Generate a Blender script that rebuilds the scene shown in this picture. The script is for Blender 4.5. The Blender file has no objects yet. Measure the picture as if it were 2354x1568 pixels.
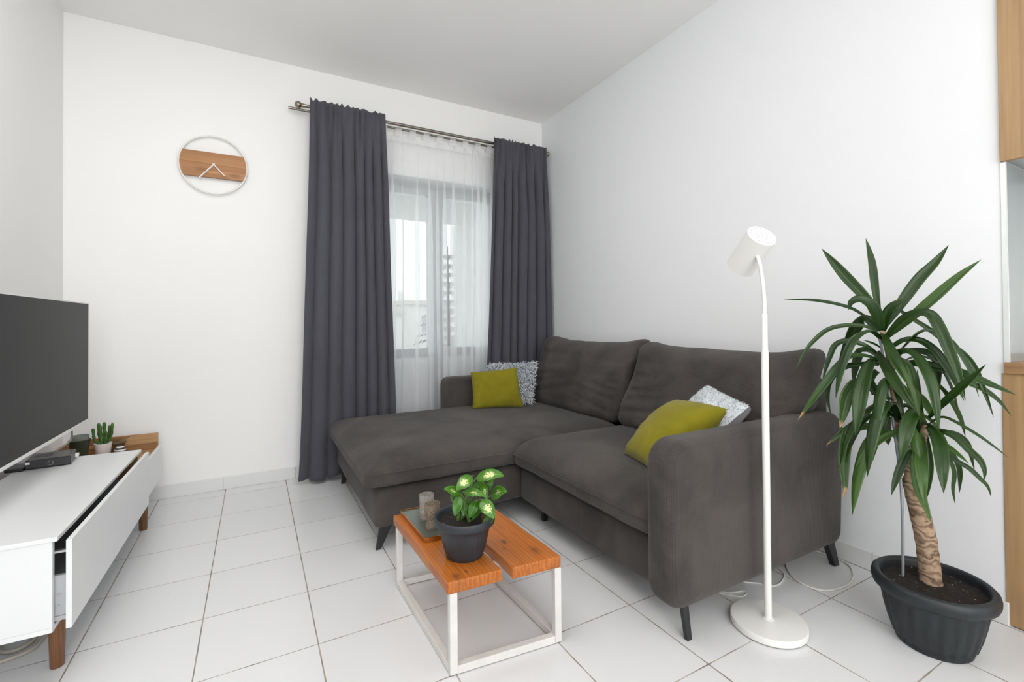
import bpy, bmesh, math, random
from mathutils import Vector, Matrix, noise
PI = math.pi
sc = bpy.context.scene
COL = sc.collection
rng = random.Random(11)

# ------------------------------------------------------------------ scene objects
def props(o, label=None, cat=None, group=None, kind=None):
    if label: o['label'] = label
    if cat: o['category'] = cat
    if group: o['group'] = group
    if kind: o['kind'] = kind
    return o

def thing(name, label, cat, loc=(0, 0, 0), group=None):
    o = bpy.data.objects.new(name, None)
    COL.objects.link(o)
    o.location = loc
    o.empty_display_size = .05
    return props(o, label, cat, group)

def origin(o):
    v = Vector((0, 0, 0))
    while o:
        v += Vector(o.location)
        o = o.parent
    return v

class MB:
    """collects world-space geometry; build() links it as one mesh object"""
    def __init__(s):
        s.v = []; s.f = []; s.uv = {}; s.mi = {}
    def add(s, vs, fs, uvs=None, mi=0):
        b = len(s.v)
        s.v += [tuple(p) for p in vs]
        for f in fs:
            if mi: s.mi[len(s.f)] = mi
            s.f.append(tuple(i + b for i in f))
        if uvs:
            for i, u in enumerate(uvs): s.uv[b + i] = u
        return s
    def box(s, lo, hi, fn=None):
        x0, y0, z0 = lo; x1, y1, z1 = hi
        vs = [(x0, y0, z0), (x1, y0, z0), (x1, y1, z0), (x0, y1, z0), (x0, y0, z1), (x1, y0, z1), (x1, y1, z1), (x0, y1, z1)]
        if fn: vs = [fn(*p) for p in vs]
        return s.add(vs, [(3, 2, 1, 0), (4, 5, 6, 7), (0, 1, 5, 4), (1, 2, 6, 5), (2, 3, 7, 6), (3, 0, 4, 7)])
    def hexa(s, bot, top):
        """frustum from a bottom loop to a top loop (same count, counter-clockwise seen from above)"""
        n = len(bot)
        fs = [tuple(range(n - 1, -1, -1)), tuple(range(n, 2 * n))]
        fs += [(i, (i + 1) % n, n + (i + 1) % n, n + i) for i in range(n)]
        return s.add(list(bot) + list(top), fs)
    def rbox(s, lo, hi, r, step=.04, fn=None):
        """rounded box, dense enough to be deformed by fn(Vector)->Vector"""
        c = [(a + b) / 2 for a, b in zip(lo, hi)]
        h = [(b - a) / 2 for a, b in zip(lo, hi)]
        ax = []
        for k in range(3):
            rr = min(r, h[k] * .999)
            inner = h[k] - rr
            m = max(1, int(2 * inner / step + .5))
            mid = [-inner + 2 * inner * i / m for i in range(m + 1)]
            e = [rr * q for q in (1, .62, .3)]
            ax.append([-inner - q for q in e] + mid + [inner + q for q in reversed(e)])
        idx = {}; vs = []; fs = []
        def vert(i, j, k):
            key = (i, j, k)
            if key not in idx:
                p = [ax[0][i], ax[1][j], ax[2][k]]
                q = [max(-(h[a] - min(r, h[a] * .999)), min(h[a] - min(r, h[a] * .999), p[a])) for a in range(3)]
                d = Vector([p[a] - q[a] for a in range(3)])
                if d.length > 1e-9: d = d.normalized() * r
                w = Vector([c[a] + q[a] + d[a] for a in range(3)])
                if fn: w = fn(w)
                idx[key] = len(vs); vs.append(tuple(w))
            return idx[key]
        n = [len(a) for a in ax]
        for i in range(n[0] - 1):
            for j in range(n[1] - 1):
                fs.append((vert(i, j, 0), vert(i, j + 1, 0), vert(i + 1, j + 1, 0), vert(i + 1, j, 0)))
                z = n[2] - 1
                fs.append((vert(i, j, z), vert(i + 1, j, z), vert(i + 1, j + 1, z), vert(i, j + 1, z)))
        for i in range(n[0] - 1):
            for k in range(n[2] - 1):
                fs.append((vert(i, 0, k), vert(i + 1, 0, k), vert(i + 1, 0, k + 1), vert(i, 0, k + 1)))
                y = n[1] - 1
                fs.append((vert(i, y, k), vert(i, y, k + 1), vert(i + 1, y, k + 1), vert(i + 1, y, k)))
        for j in range(n[1] - 1):
            for k in range(n[2] - 1):
                fs.append((vert(0, j, k), vert(0, j, k + 1), vert(0, j + 1, k + 1), vert(0, j + 1, k)))
                x = n[0] - 1
                fs.append((vert(x, j, k), vert(x, j + 1, k), vert(x, j + 1, k + 1), vert(x, j, k + 1)))
        return s.add(vs, fs)
    def tube(s, pts, rad, n=10, caps=True, sub=1):
        P = [Vector(p) for p in pts]
        if sub > 1: P = smooth(P, sub)
        m = len(P)
        R = rad if callable(rad) else (lambda t: rad)
        up = None; vs = []; fs = []
        for i in range(m):
            t = (P[min(i + 1, m - 1)] - P[max(i - 1, 0)]).normalized()
            if up is None:
                up = Vector((0, 0, 1)) if abs(t.z) < .9 else Vector((1, 0, 0))
            a = t.cross(up).normalized(); b = a.cross(t).normalized(); up = b
            r = R(i / (m - 1))
            for k in range(n):
                q = 2 * PI * k / n
                vs.append(P[i] + a * (math.cos(q) * r) + b * (math.sin(q) * r))
        for i in range(m - 1):
            for k in range(n):
                fs.append((i * n + k, i * n + (k + 1) % n, (i + 1) * n + (k + 1) % n, (i + 1) * n + k))
        if caps:
            fs.append(tuple(range(n - 1, -1, -1))); fs.append(tuple(range((m - 1) * n, m * n)))
        return s.add(vs, fs)
    def lathe(s, c, prof, n=48, axis=(0, 0, 1), mod=None):
        """revolve (radius, height) pairs about axis at c; mod(angle, r, h)->r"""
        A = Vector(axis).normalized()
        X = A.orthogonal().normalized() if abs(A.z) < .999 else Vector((1, 0, 0))
        Y = A.cross(X)
        c = Vector(c); vs = []; fs = []
        for r, h in prof:
            for k in range(n):
                q = 2 * PI * k / n
                rr = mod(q, r, h) if mod else r
                vs.append(c + A * h + X * (rr * math.cos(q)) + Y * (rr * math.sin(q)))
        for i in range(len(prof) - 1):
            for k in range(n):
                fs.append((i * n + k, i * n + (k + 1) % n, (i + 1) * n + (k + 1) % n, (i + 1) * n + k))
        fs.append(tuple(range(n - 1, -1, -1)))
        m = len(prof) - 1
        fs.append(tuple(range(m * n, m * n + n)))
        return s.add(vs, fs)
    def ball(s, c, r, n=16, sz=1):
        k = n // 2
        return s.lathe(c, [(max(1e-4, r * math.sin(PI * i / k)), -r * sz * math.cos(PI * i / k)) for i in range(k + 1)], n)
    def grid(s, fn, nu, nv, uv=False):
        vs = []; us = []
        for j in range(nv + 1):
            for i in range(nu + 1):
                vs.append(fn(i / nu, j / nv)); us.append((i / nu, j / nv))
        fs = [(j * (nu + 1) + i, j * (nu + 1) + i + 1, (j + 1) * (nu + 1) + i + 1, (j + 1) * (nu + 1) + i) for j in range(nv) for i in range(nu)]
        return s.add(vs, fs, us if uv else None)
    def build(s, name, mat, parent=None, smooth_deg=None, bevel=0, solid=0, label=None, kind=None, recalc=False, seg=2):
        o0 = origin(parent) if parent else Vector((0, 0, 0))
        me = bpy.data.meshes.new(name)
        me.from_pydata([Vector(v) - o0 for v in s.v], [], s.f)
        if s.uv:
            l = me.uv_layers.new(name='UVMap')
            for lp in me.loops: l.data[lp.index].uv = s.uv.get(lp.vertex_index, (0, 0))
        for m in (mat if isinstance(mat, (list, tuple)) else [mat]): me.materials.append(m)
        for i, m in s.mi.items(): me.polygons[i].material_index = m
        if recalc:
            b = bmesh.new(); b.from_mesh(me); bmesh.ops.recalc_face_normals(b, faces=b.faces[:]); b.to_mesh(me); b.free()
        if smooth_deg is not None:
            b = bmesh.new(); b.from_mesh(me)
            for f in b.faces: f.smooth = True
            lim = math.radians(smooth_deg)
            for e in b.edges:
                if len(e.link_faces) == 2 and e.calc_face_angle(0) > lim: e.smooth = False
            b.to_mesh(me); b.free()
        o = bpy.data.objects.new(name, me)
        COL.objects.link(o)
        if parent: o.parent = parent
        if bevel:
            m = o.modifiers.new('Bevel', 'BEVEL'); m.width = bevel; m.segments = seg; m.limit_method = 'ANGLE'; m.angle_limit = math.radians(40)
            m.harden_normals = False
        if solid:
            m = o.modifiers.new('Solidify', 'SOLIDIFY'); m.thickness = solid; m.offset = 0
        if label: o['label'] = label
        if kind: o['kind'] = kind
        return o

def smooth(P, sub):
    """Catmull-Rom through the points"""
    out = []
    n = len(P)
    for i in range(n - 1):
        a, b, c, d = P[max(i - 1, 0)], P[i], P[i + 1], P[min(i + 2, n - 1)]
        for k in range(sub):
            t = k / sub
            out.append(.5 * ((2 * b) + (c - a) * t + (2 * a - 5 * b + 4 * c - d) * t * t + (3 * b - a - 3 * c + d) * t ** 3))
    out.append(P[-1])
    return out

def single(mb, name, mat, label, cat, group=None, **k):
    o = mb.build(name, mat, **k)
    return props(o, label, cat, group)

def structure(mb, name, mat, parent=None, **k):
    o = mb.build(name, mat, parent, **k)
    o['kind'] = 'structure'
    return o

# ------------------------------------------------------------------ materials
class NT:
    def __init__(s, name):
        s.m = bpy.data.materials.new(name); s.m.use_nodes = True
        s.t = s.m.node_tree; s.t.nodes.clear()
        s.out = s.n('ShaderNodeOutputMaterial')
    def n(s, typ, ins=None, **kw):
        d = s.t.nodes.new(typ)
        for k, v in kw.items(): setattr(d, k, v)
        for k, v in (ins or {}).items(): s.set(d, k, v)
        return d
    def set(s, d, k, v):
        i = d.inputs[k]
        if isinstance(v, bpy.types.NodeSocket): s.t.links.new(v, i)
        elif isinstance(v, bpy.types.Node): s.t.links.new(v.outputs[0], i)
        else:
            if isinstance(v, (tuple, list)) and len(v) == 3 and i.type == 'RGBA': v = (*v, 1)
            i.default_value = v
    def math(s, op, a, b=0., c=None):
        d = s.n('ShaderNodeMath', operation=op); s.set(d, 0, a); s.set(d, 1, b)
        if c is not None: s.set(d, 2, c)
        return d.outputs[0]
    def coord(s, which='Object', scale=(1, 1, 1), rot=(0, 0, 0), loc=(0, 0, 0)):
        c = s.n('ShaderNodeTexCoord')
        return s.n('ShaderNodeMapping', {'Vector': c.outputs[which], 'Scale': scale, 'Rotation': rot, 'Location': loc}).outputs[0]
    def noise(s, vec, scale, detail=3, rough=.5, dist=0.):
        return s.n('ShaderNodeTexNoise', {'Vector': vec, 'Scale': scale, 'Detail': detail, 'Roughness': rough, 'Distortion': dist}).outputs[0]
    def ramp(s, fac, stops):
        d = s.n('ShaderNodeValToRGB', {'Fac': fac})
        e = d.color_ramp.elements
        while len(e) > 1: e.remove(e[-1])
        for i, (p, c) in enumerate(stops):
            q = e[0] if i == 0 else e.new(p)
            q.position = p; q.color = (*c, 1) if len(c) == 3 else c
        return d.outputs[0]
    def mix(s, fac, a, b, blend='MIX'):
        d = s.n('ShaderNodeMix', data_type='RGBA', blend_type=blend)
        for k, v in ((0, fac), (6, a), (7, b)):
            i = d.inputs[k]
            if isinstance(v, bpy.types.NodeSocket): s.t.links.new(v, i)
            else: i.default_value = (*v, 1) if isinstance(v, (tuple, list)) and len(v) == 3 else v
        return d.outputs[2]
    def bump(s, h, strength=.3, dist=.002):
        return s.n('ShaderNodeBump', {'Height': h, 'Strength': strength, 'Distance': dist}).outputs[0]
    def bsdf(s, col, rough=.5, normal=None, **ins):
        d = s.n('ShaderNodeBsdfPrincipled', {'Base Color': col, 'Roughness': rough})
        if normal is not None: s.set(d, 'Normal', normal)
        for k, v in ins.items(): s.set(d, k.replace('_', ' '), v)
        return d
    def done(s, shader):
        s.t.links.new(shader.outputs[0] if isinstance(shader, bpy.types.Node) else shader, s.out.inputs[0])
        return s.m

def plain(name, col, rough=.5, metal=0., var=.04, vs=6., bump=0., bs=60., **ins):
    n = NT(name)
    c = n.coord()
    k = n.noise(c, vs, 4)
    lo = tuple(x * (1 - var) for x in col); hi = tuple(min(1, x * (1 + var)) for x in col)
    colr = n.ramp(k, [(.3, lo), (.7, hi)])
    nm = n.bump(n.noise(c, bs, 4), bump, .003) if bump else None
    return n.done(n.bsdf(colr, rough, nm, Metallic=metal, **ins))

def fabric(name, col, weave=.004, amp=.35, patch=.16, sheen=.25, pscale=3.5, fine=300, hue=(1, 1, 1)):
    """woven upholstery: two crossed thread waves, fluff noise and worn nap patches"""
    n = NT(name)
    c = n.coord()
    k = 2 * PI / (20 * weave)
    ws = [n.n('ShaderNodeTexWave', {'Vector': c, 'Scale': k, 'Distortion': .6, 'Detail': 1, 'Detail Scale': 1.5}, wave_type='BANDS', bands_direction=d).outputs[1] for d in 'XYZ']
    w = n.math('ADD', n.math('ADD', ws[0], ws[1]), ws[2])
    fl = n.noise(c, fine, 2)
    h = n.math('ADD', n.math('MULTIPLY', w, .33), n.math('MULTIPLY', fl, .5))
    p = n.noise(c, pscale, 3, .55, .6)
    lo = tuple(x * (1 - patch) for x in col); hi = tuple(x * (1 + patch) * q for x, q in zip(col, hue))
    base = n.ramp(p, [(.35, lo), (.62, hi)])
    base = n.mix(.55, base, n.ramp(h, [(.25, (.55, .55, .55)), (.75, (1, 1, 1))]), 'MULTIPLY')
    return n.done(n.bsdf(base, .92, n.bump(h, amp, weave * .5), Sheen_Weight=sheen, Sheen_Roughness=.5, Specular_IOR_Level=.15))

def wood(name, dark, mid, light, axis=0, grain=1., ring=9., rough=.45, knots=True, bump=.12, rot=(0, 0, 0), coat=0., knot_col=(.09, .035, .012), ks=1., rw=.38, dist=7.5, spots=()):
    """sawn plank: growth rings stretched along the grain axis, fibre streaks, knots"""
    n = NT(name)
    s = [1., 1., 1.]; s[axis] = .07
    c = n.coord(scale=tuple(x * grain for x in s), rot=rot)
    warp = n.noise(c, 3.2, 2, .5)
    cc = n.n('ShaderNodeVectorMath', {0: c, 1: n.n('ShaderNodeCombineXYZ', {0: n.math('MULTIPLY', warp, .10), 1: n.math('MULTIPLY', warp, .16), 2: n.math('MULTIPLY', warp, .12)}).outputs[0]}, operation='ADD').outputs[0]
    rg = n.n('ShaderNodeTexWave', {'Vector': cc, 'Scale': ring, 'Distortion': dist, 'Detail': 3, 'Detail Scale': .8}, wave_type='BANDS', bands_direction='YXX'[axis], wave_profile='SAW').outputs[1]
    s2 = [90., 90., 90.]; s2[axis] = 2.2
    fib = n.noise(n.coord(scale=tuple(x * grain for x in s2), rot=rot), 1., 4, .6)
    f = n.math('ADD', n.math('MULTIPLY', rg, rw), n.math('MULTIPLY', fib, 1 - rw))
    col = n.ramp(f, [(.22, dark), (.5, mid), (.78, light)])
    big = n.noise(n.coord(scale=tuple(x * 1.6 for x in s), rot=rot), 2.6, 2)
    col = n.mix(.6, col, n.ramp(big, [(.3, (.72, .70, .68)), (.65, (1, 1, 1))]), 'MULTIPLY')
    if knots:
        s3 = [1., 1., 1.]; s3[axis] = .45
        v = n.n('ShaderNodeTexVoronoi', {'Vector': n.coord(scale=tuple(x * 7.5 * ks for x in s3), rot=rot), 'Scale': 1., 'Randomness': 1.}).outputs['Distance']
        col = n.mix(n.ramp(v, [(.06, (.85,) * 3), (.14, (.45,) * 3), (.24, (0, 0, 0))]), col, knot_col)
    for (sx, sy, rx, ry, dk) in spots:                             # knots and scorch marks at their own places
        o = n.n('ShaderNodeTexCoord').outputs['Object']
        x, y = (n.n('ShaderNodeSeparateXYZ', {0: o}).outputs[i] for i in range(2))
        dx = n.math('DIVIDE', n.math('SUBTRACT', x, sx), rx); dy = n.math('DIVIDE', n.math('SUBTRACT', y, sy), ry)
        d = n.math('SQRT', n.math('ADD', n.math('MULTIPLY', dx, dx), n.math('MULTIPLY', dy, dy)))
        d = n.math('ADD', d, n.math('MULTIPLY', n.math('SUBTRACT', n.noise(n.coord(), 60., 3), .5), 1.1))
        col = n.mix(n.ramp(d, [(.15, (dk,) * 3), (.55, (dk * .5,) * 3), (1., (0, 0, 0))]), col, knot_col)
    return n.done(n.bsdf(col, rough, n.bump(f, bump, .001), Coat_Weight=coat, Coat_Roughness=.2))

M = {}
SPOTS = [(.058, -.135, .014, .024, .95), (.035, -.175, .008, .016, .7), (.118, -.235, .022, .035, .6), (-.165, -.255, .018, .030, .75), (-.13, -.245, .006, .012, .8), (-.12, -.17, .006, .014, .7), (.10, -.02, .010, .05, .35), (-.03, -.262, .012, .02, .5)]
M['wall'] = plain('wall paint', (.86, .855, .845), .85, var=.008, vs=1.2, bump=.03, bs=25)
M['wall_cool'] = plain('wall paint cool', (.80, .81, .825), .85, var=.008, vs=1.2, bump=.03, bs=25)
M['ceiling'] = plain('ceiling paint', (.90, .893, .88), .9, var=.01, vs=.8)
M['white'] = plain('white lacquer', (.77, .78, .785), .32, var=.01)
M['white_metal'] = plain('white painted steel', (.68, .66, .635), .45, var=.05, vs=18, bump=.05)
M['lamp'] = plain('lamp enamel', (.76, .75, .725), .38, var=.012)
M['black'] = plain('black metal', (.012, .013, .014), .4)
M['black_plastic'] = plain('black plastic', (.010, .010, .012), .3, var=.1)
M['dark'] = plain('dark interior', (.03, .03, .033), .7)
M['grey_plastic'] = plain('grey plastic', (.45, .46, .48), .45)
M['steel'] = plain('drawer rail steel', (.5, .5, .52), .35, metal=.9)
M['brass'] = plain('brushed nickel', (.30, .27, .23), .32, metal=1., var=.1)
M['upvc'] = plain('grey upvc', (.36, .37, .39), .4, var=.01)
M['upvc_panel'] = plain('white upvc panel', (.80, .81, .82), .4, var=.01)
M['cable'] = plain('white cable sheath', (.72, .71, .68), .5)
M['cable_dark'] = plain('beige cable sheath', (.42, .38, .33), .5)
M['anthracite'] = plain('anthracite pot', (.0135, .0175, .0205), .5, var=.22, vs=9, bump=.08, bs=40)
M['anthracite2'] = plain('slate pot', (.021, .026, .032), .48, var=.12, vs=12, bump=.05, bs=60)
M['green_pot'] = plain('dark green enamel', (.045, .062, .040), .42, var=.15)
M['sage_pot'] = plain('sage enamel', (.27, .30, .26), .45, var=.1)
M['white_pot'] = plain('white glazed pot', (.80, .76, .76), .35, var=.02)
M['brown_box'] = plain('dark brown wood', (.10, .055, .025), .5, var=.25, vs=30)
M['stake'] = plain('grey stake', (.28, .31, .33), .4, metal=.3)
M['tie'] = plain('dark tie wire', (.01, .018, .012), .5)
M['copper'] = plain('copper rim', (.42, .17, .035), .3, metal=.85, var=.12)
M['alu'] = plain('aluminium trim', (.78, .80, .79), .35, metal=.3)
M['curtain'] = fabric('charcoal curtain', (.078, .078, .094), .0016, .15, .05, .15, 2., 500)
M['sofa'] = fabric('taupe grey upholstery', (.061, .0540, .0502), .0046, .6, .27, .12, 3.4, 260, (1.0, .985, .975))
M['olive'] = fabric('olive cotton', (.215, .186, .010), .0026, .30, .07, .15, 8., 350)
M['grey_cotton'] = fabric('grey cotton backing', (.15, .145, .155), .002, .15, .05, .1)
M['orange_wood'] = wood('stained pine boards', (.30, .075, .009), (.44, .125, .013), (.53, .18, .024), 1, 1., 24, .42, True, .2, coat=.1, rw=.34, dist=9., spots=SPOTS)
M['oak'] = wood('oak veneer', (.33, .20, .092), (.44, .275, .135), (.52, .345, .18), 2, 1.2, 15, .5, True, .06, rw=.26, dist=9., knot_col=(.16, .09, .045), ks=.55)
M['oak_edge'] = wood('oak worktop edge', (.24, .13, .06), (.36, .21, .10), (.44, .28, .15), 1, 1.5, 12, .45, False, .06)
M['clock_wood'] = wood('clock board', (.30, .125, .038), (.40, .18, .058), (.48, .235, .085), 0, 2., 9, .5, True, .1, ks=1.3)
M['tray_wood'] = wood('rustic oak tray', (.22, .11, .042), (.40, .22, .095), (.52, .32, .155), 0, 1.6, 8, .5, True, .1, ks=1.4)
M['leg_wood'] = wood('walnut stained leg', (.11, .045, .016), (.18, .078, .028), (.24, .11, .042), 2, 2., 30, .4, False, .06)

def floor_mat():
    n = NT('white glazed tiles')
    c = n.n('ShaderNodeTexCoord').outputs['Object']
    x, y, z = (n.n('ShaderNodeSeparateXYZ', {0: c}).outputs[i] for i in range(3))
    T = .333
    wob = n.math('MULTIPLY', n.math('SUBTRACT', n.noise(c, 9., 3), .5), .0035)
    def line(v, off, wdt):
        a = n.math('FRACT', n.math('DIVIDE', n.math('ADD', v, 100 * T - off), T))
        d = n.math('MULTIPLY', n.math('SUBTRACT', .5, n.math('ABSOLUTE', n.math('SUBTRACT', a, .5))), T)
        return n.n('ShaderNodeMapRange', {0: n.math('ADD', d, wob), 1: wdt * .55, 2: wdt, 3: 1., 4: 0.}, clamp=True).outputs[0]
    g = n.math('MAXIMUM', line(x, -2.6746, .0027), line(y, -.1239, .0021))
    ix = n.math('FLOOR', n.math('DIVIDE', n.math('ADD', x, 100 * T + 2.6746), T))
    iy = n.math('FLOOR', n.math('DIVIDE', n.math('ADD', y, 100 * T + .1239), T))
    tv = n.n('ShaderNodeTexWhiteNoise', {0: n.n('ShaderNodeCombineXYZ', {0: ix, 1: iy}).outputs[0]}, noise_dimensions='2D').outputs[0]
    tile = n.ramp(tv, [(0, (.69, .695, .705)), (1, (.72, .725, .735))])
    v = n.n('ShaderNodeTexVoronoi', {'Vector': c, 'Scale': 11.}).outputs['Distance']
    tile = n.mix(n.math('MULTIPLY', n.math('LESS_THAN', v, .022), n.math('GREATER_THAN', n.noise(c, 3., 1), .55)), tile, (.34, .32, .30))
    gc = n.ramp(n.noise(c, 14., 3), [(.35, (.22, .185, .155)), (.65, (.42, .36, .31))])
    col = n.mix(g, tile, gc)
    nz = n.bump(n.math('MULTIPLY', g, -1.), .3, .001)
    r = n.math('ADD', n.math('MULTIPLY', g, .5), .27)
    return n.done(n.bsdf(col, r, nz, Specular_IOR_Level=.4))
M['floor'] = floor_mat()

def skirting_mat():
    n = NT('skirting tiles')
    c = n.n('ShaderNodeTexCoord').outputs['Object']
    x, y, z = (n.n('ShaderNodeSeparateXYZ', {0: c}).outputs[i] for i in range(3))
    T = .4041
    def line(v, off):
        a = n.math('FRACT', n.math('DIVIDE', n.math('ADD', v, 100 * T - off), T))
        d = n.math('MULTIPLY', n.math('SUBTRACT', .5, n.math('ABSOLUTE', n.math('SUBTRACT', a, .5))), T)
        return n.math('LESS_THAN', d, .0016)
    g = n.math('MAXIMUM', line(x, -2.3554), line(y, -2.4398))
    return n.done(n.bsdf(n.mix(g, (.72, .72, .715), (.45, .40, .36)), .3))
M['skirting'] = skirting_mat()

def sheer_mat():
    n = NT('white voile')
    c = n.coord(scale=(900, 900, 900))
    th = n.noise(c, 1., 2)
    col = (.90, .91, .92)
    d = n.n('ShaderNodeMixShader', {0: .55, 1: n.n('ShaderNodeBsdfDiffuse', {'Color': col}), 2: n.n('ShaderNodeBsdfTranslucent', {'Color': col})})
    lw = n.n('ShaderNodeLayerWeight', {'Blend': .35}).outputs['Facing']
    op = n.math('ADD', n.math('MULTIPLY', lw, .42), n.math('ADD', .33, n.math('MULTIPLY', th, .10)))
    return n.done(n.n('ShaderNodeMixShader', {0: op, 1: n.n('ShaderNodeBsdfTransparent'), 2: d}))
M['sheer'] = sheer_mat()
def hem_mat():
    n = NT('white voile doubled')
    col = (.9, .9, .9)
    d = n.n('ShaderNodeMixShader', {0: .45, 1: n.n('ShaderNodeBsdfDiffuse', {'Color': col}), 2: n.n('ShaderNodeBsdfTranslucent', {'Color': col})})
    return n.done(n.n('ShaderNodeMixShader', {0: n.math('ADD', .72, n.math('MULTIPLY', n.noise(n.coord(scale=(800,) * 3), 1.), .12)), 1: n.n('ShaderNodeBsdfTransparent'), 2: d}))
M['hem'] = hem_mat()
def pane_mat():
    n = NT('window glass')
    fr = n.n('ShaderNodeFresnel', {'IOR': 1.35}).outputs[0]
    k = n.noise(n.coord(), 2.)
    return n.done(n.n('ShaderNodeMixShader', {0: n.math('MULTIPLY', fr, n.math('ADD', .8, n.math('MULTIPLY', k, .1))), 1: n.n('ShaderNodeBsdfTransparent', {'Color': (.96, .98, .97)}), 2: n.n('ShaderNodeBsdfGlossy', {'Roughness': .02})}))
M['pane'] = pane_mat()
def smoke_glass(name, col, op, rough, spk=0.):
    """frosted candle glass: partly see-through, speckled towards opaque grains"""
    n = NT(name)
    k = n.noise(n.coord(), 180., 3)
    base = n.bsdf(n.ramp(k, [(.3, tuple(x * .6 for x in col)), (.7, col)]), rough, n.bump(k, .3, .001))
    f = n.math('ADD', op, n.math('MULTIPLY', k, spk))
    return n.done(n.n('ShaderNodeMixShader', {0: f, 1: n.n('ShaderNodeBsdfTransparent', {'Color': (.92, .9, .87)}), 2: base}))
M['frost'] = smoke_glass('frosted glass', (.70, .68, .65), .24, .4, .10)
M['frost_brown'] = smoke_glass('brown speckled glass', (.36, .29, .215), .42, .5, .30)
M['sand'] = plain('sand wax filling', (.40, .30, .20), .8, var=.3, vs=120)
def mirror_tray():
    n = NT('smoked mirror')
    k = n.noise(n.coord(), 8.)
    return n.done(n.bsdf(n.ramp(k, [(.3, (.085, .094, .074)), (.7, (.10, .11, .088))]), .05, Specular_IOR_Level=.06))
M['mirror'] = mirror_tray()
def splash_mat():
    n = NT('grey glass splashback')
    k = n.noise(n.coord(), 1.5)
    return n.done(n.bsdf(n.ramp(k, [(.3, (.30, .345, .335)), (.7, (.34, .385, .375))]), .08, Coat_Weight=1., Coat_Roughness=.03))
M['splash'] = splash_mat()
def screen_mat():
    n = NT('dark television screen')
    k = n.noise(n.coord(), 900., 1)
    return n.done(n.bsdf(n.ramp(k, [(.3, (.012, .012, .0135)), (.7, (.015, .015, .0165))]), .30, Specular_IOR_Level=.06))
M['screen'] = screen_mat()
def soil_mat():
    n = NT('potting soil')
    c = n.coord()
    k = n.noise(c, 120., 4, .7)
    v = n.n('ShaderNodeTexVoronoi', {'Vector': c, 'Scale': 95.}).outputs['Distance']
    pick = n.noise(c, 45., 1)
    perl = n.math('MULTIPLY', n.math('LESS_THAN', v, .17), n.math('GREATER_THAN', pick, .55))
    base = n.ramp(k, [(.3, (.003, .002, .0015)), (.7, (.020, .0125, .008))])
    return n.done(n.bsdf(n.mix(perl, base, (.55, .5, .42)), .95, n.bump(k, .8, .008)))
M['soil'] = soil_mat()
def bark_mat():
    n = NT('yucca bark')
    c = n.coord(scale=(14, 14, 60))
    k = n.noise(c, 1., 4, .6, 1.)
    w = n.n('ShaderNodeTexWave', {'Vector': n.coord(), 'Scale': 13., 'Distortion': 11., 'Detail': 4, 'Detail Scale': 2.}, bands_direction='Z').outputs[1]
    h = n.math('ADD', n.math('MULTIPLY', k, .6), n.math('MULTIPLY', w, .4))
    return n.done(n.bsdf(n.ramp(h, [(.18, (.07, .04, .022)), (.42, (.25, .165, .105)), (.8, (.42, .30, .205))]), .85, n.bump(h, .55, .004)))
M['bark'] = bark_mat()
def leaf_mat(name, dark, light, dry=False):
    n = NT(name)
    uv = n.n('ShaderNodeTexCoord').outputs['UV']
    u, v, _ = (n.n('ShaderNodeSeparateXYZ', {0: uv}).outputs[i] for i in range(3))
    st = n.noise(n.n('ShaderNodeMapping', {'Vector': uv, 'Scale': (26, .9, 1)}).outputs[0], 1., 2)
    p = n.noise(n.coord(), 7., 2)
    f = n.math('ADD', n.math('MULTIPLY', st, .6), n.math('MULTIPLY', p, .4))
    col = n.ramp(f, [(.35, dark), (.68, light)])
    edge = n.math('ABSOLUTE', n.math('SUBTRACT', u, .5))
    col = n.mix(n.ramp(edge, [(.45, (0, 0, 0)), (.5, (.5,) * 3)]), col, tuple(x * 1.5 for x in light))
    if dry:
        q = n.math('ADD', v, n.math('MULTIPLY', n.math('SUBTRACT', n.noise(n.coord(), 40., 2), .5), .25))
        col = n.mix(n.ramp(q, [(.89, (0, 0, 0)), (.95, (1, 1, 1))]), col, (.46, .29, .14))
    b = n.bsdf(col, .34, n.bump(st, .12, .001), Specular_IOR_Level=.45)
    t = n.n('ShaderNodeBsdfTranslucent', {'Color': n.mix(1., col, (1.0, 1.3, .7), 'MULTIPLY')})
    return n.done(n.n('ShaderNodeMixShader', {0: .14, 1: b, 2: t}))
M['leaf'] = leaf_mat('yucca leaf', (.006, .026, .003), (.030, .080, .007))
M['leaf_young'] = leaf_mat('yucca leaf lighter', (.022, .065, .009), (.075, .15, .024))
M['leaf_dry'] = leaf_mat('yucca leaf with dry tip', (.012, .045, .007), (.055, .12, .02), True)
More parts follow.
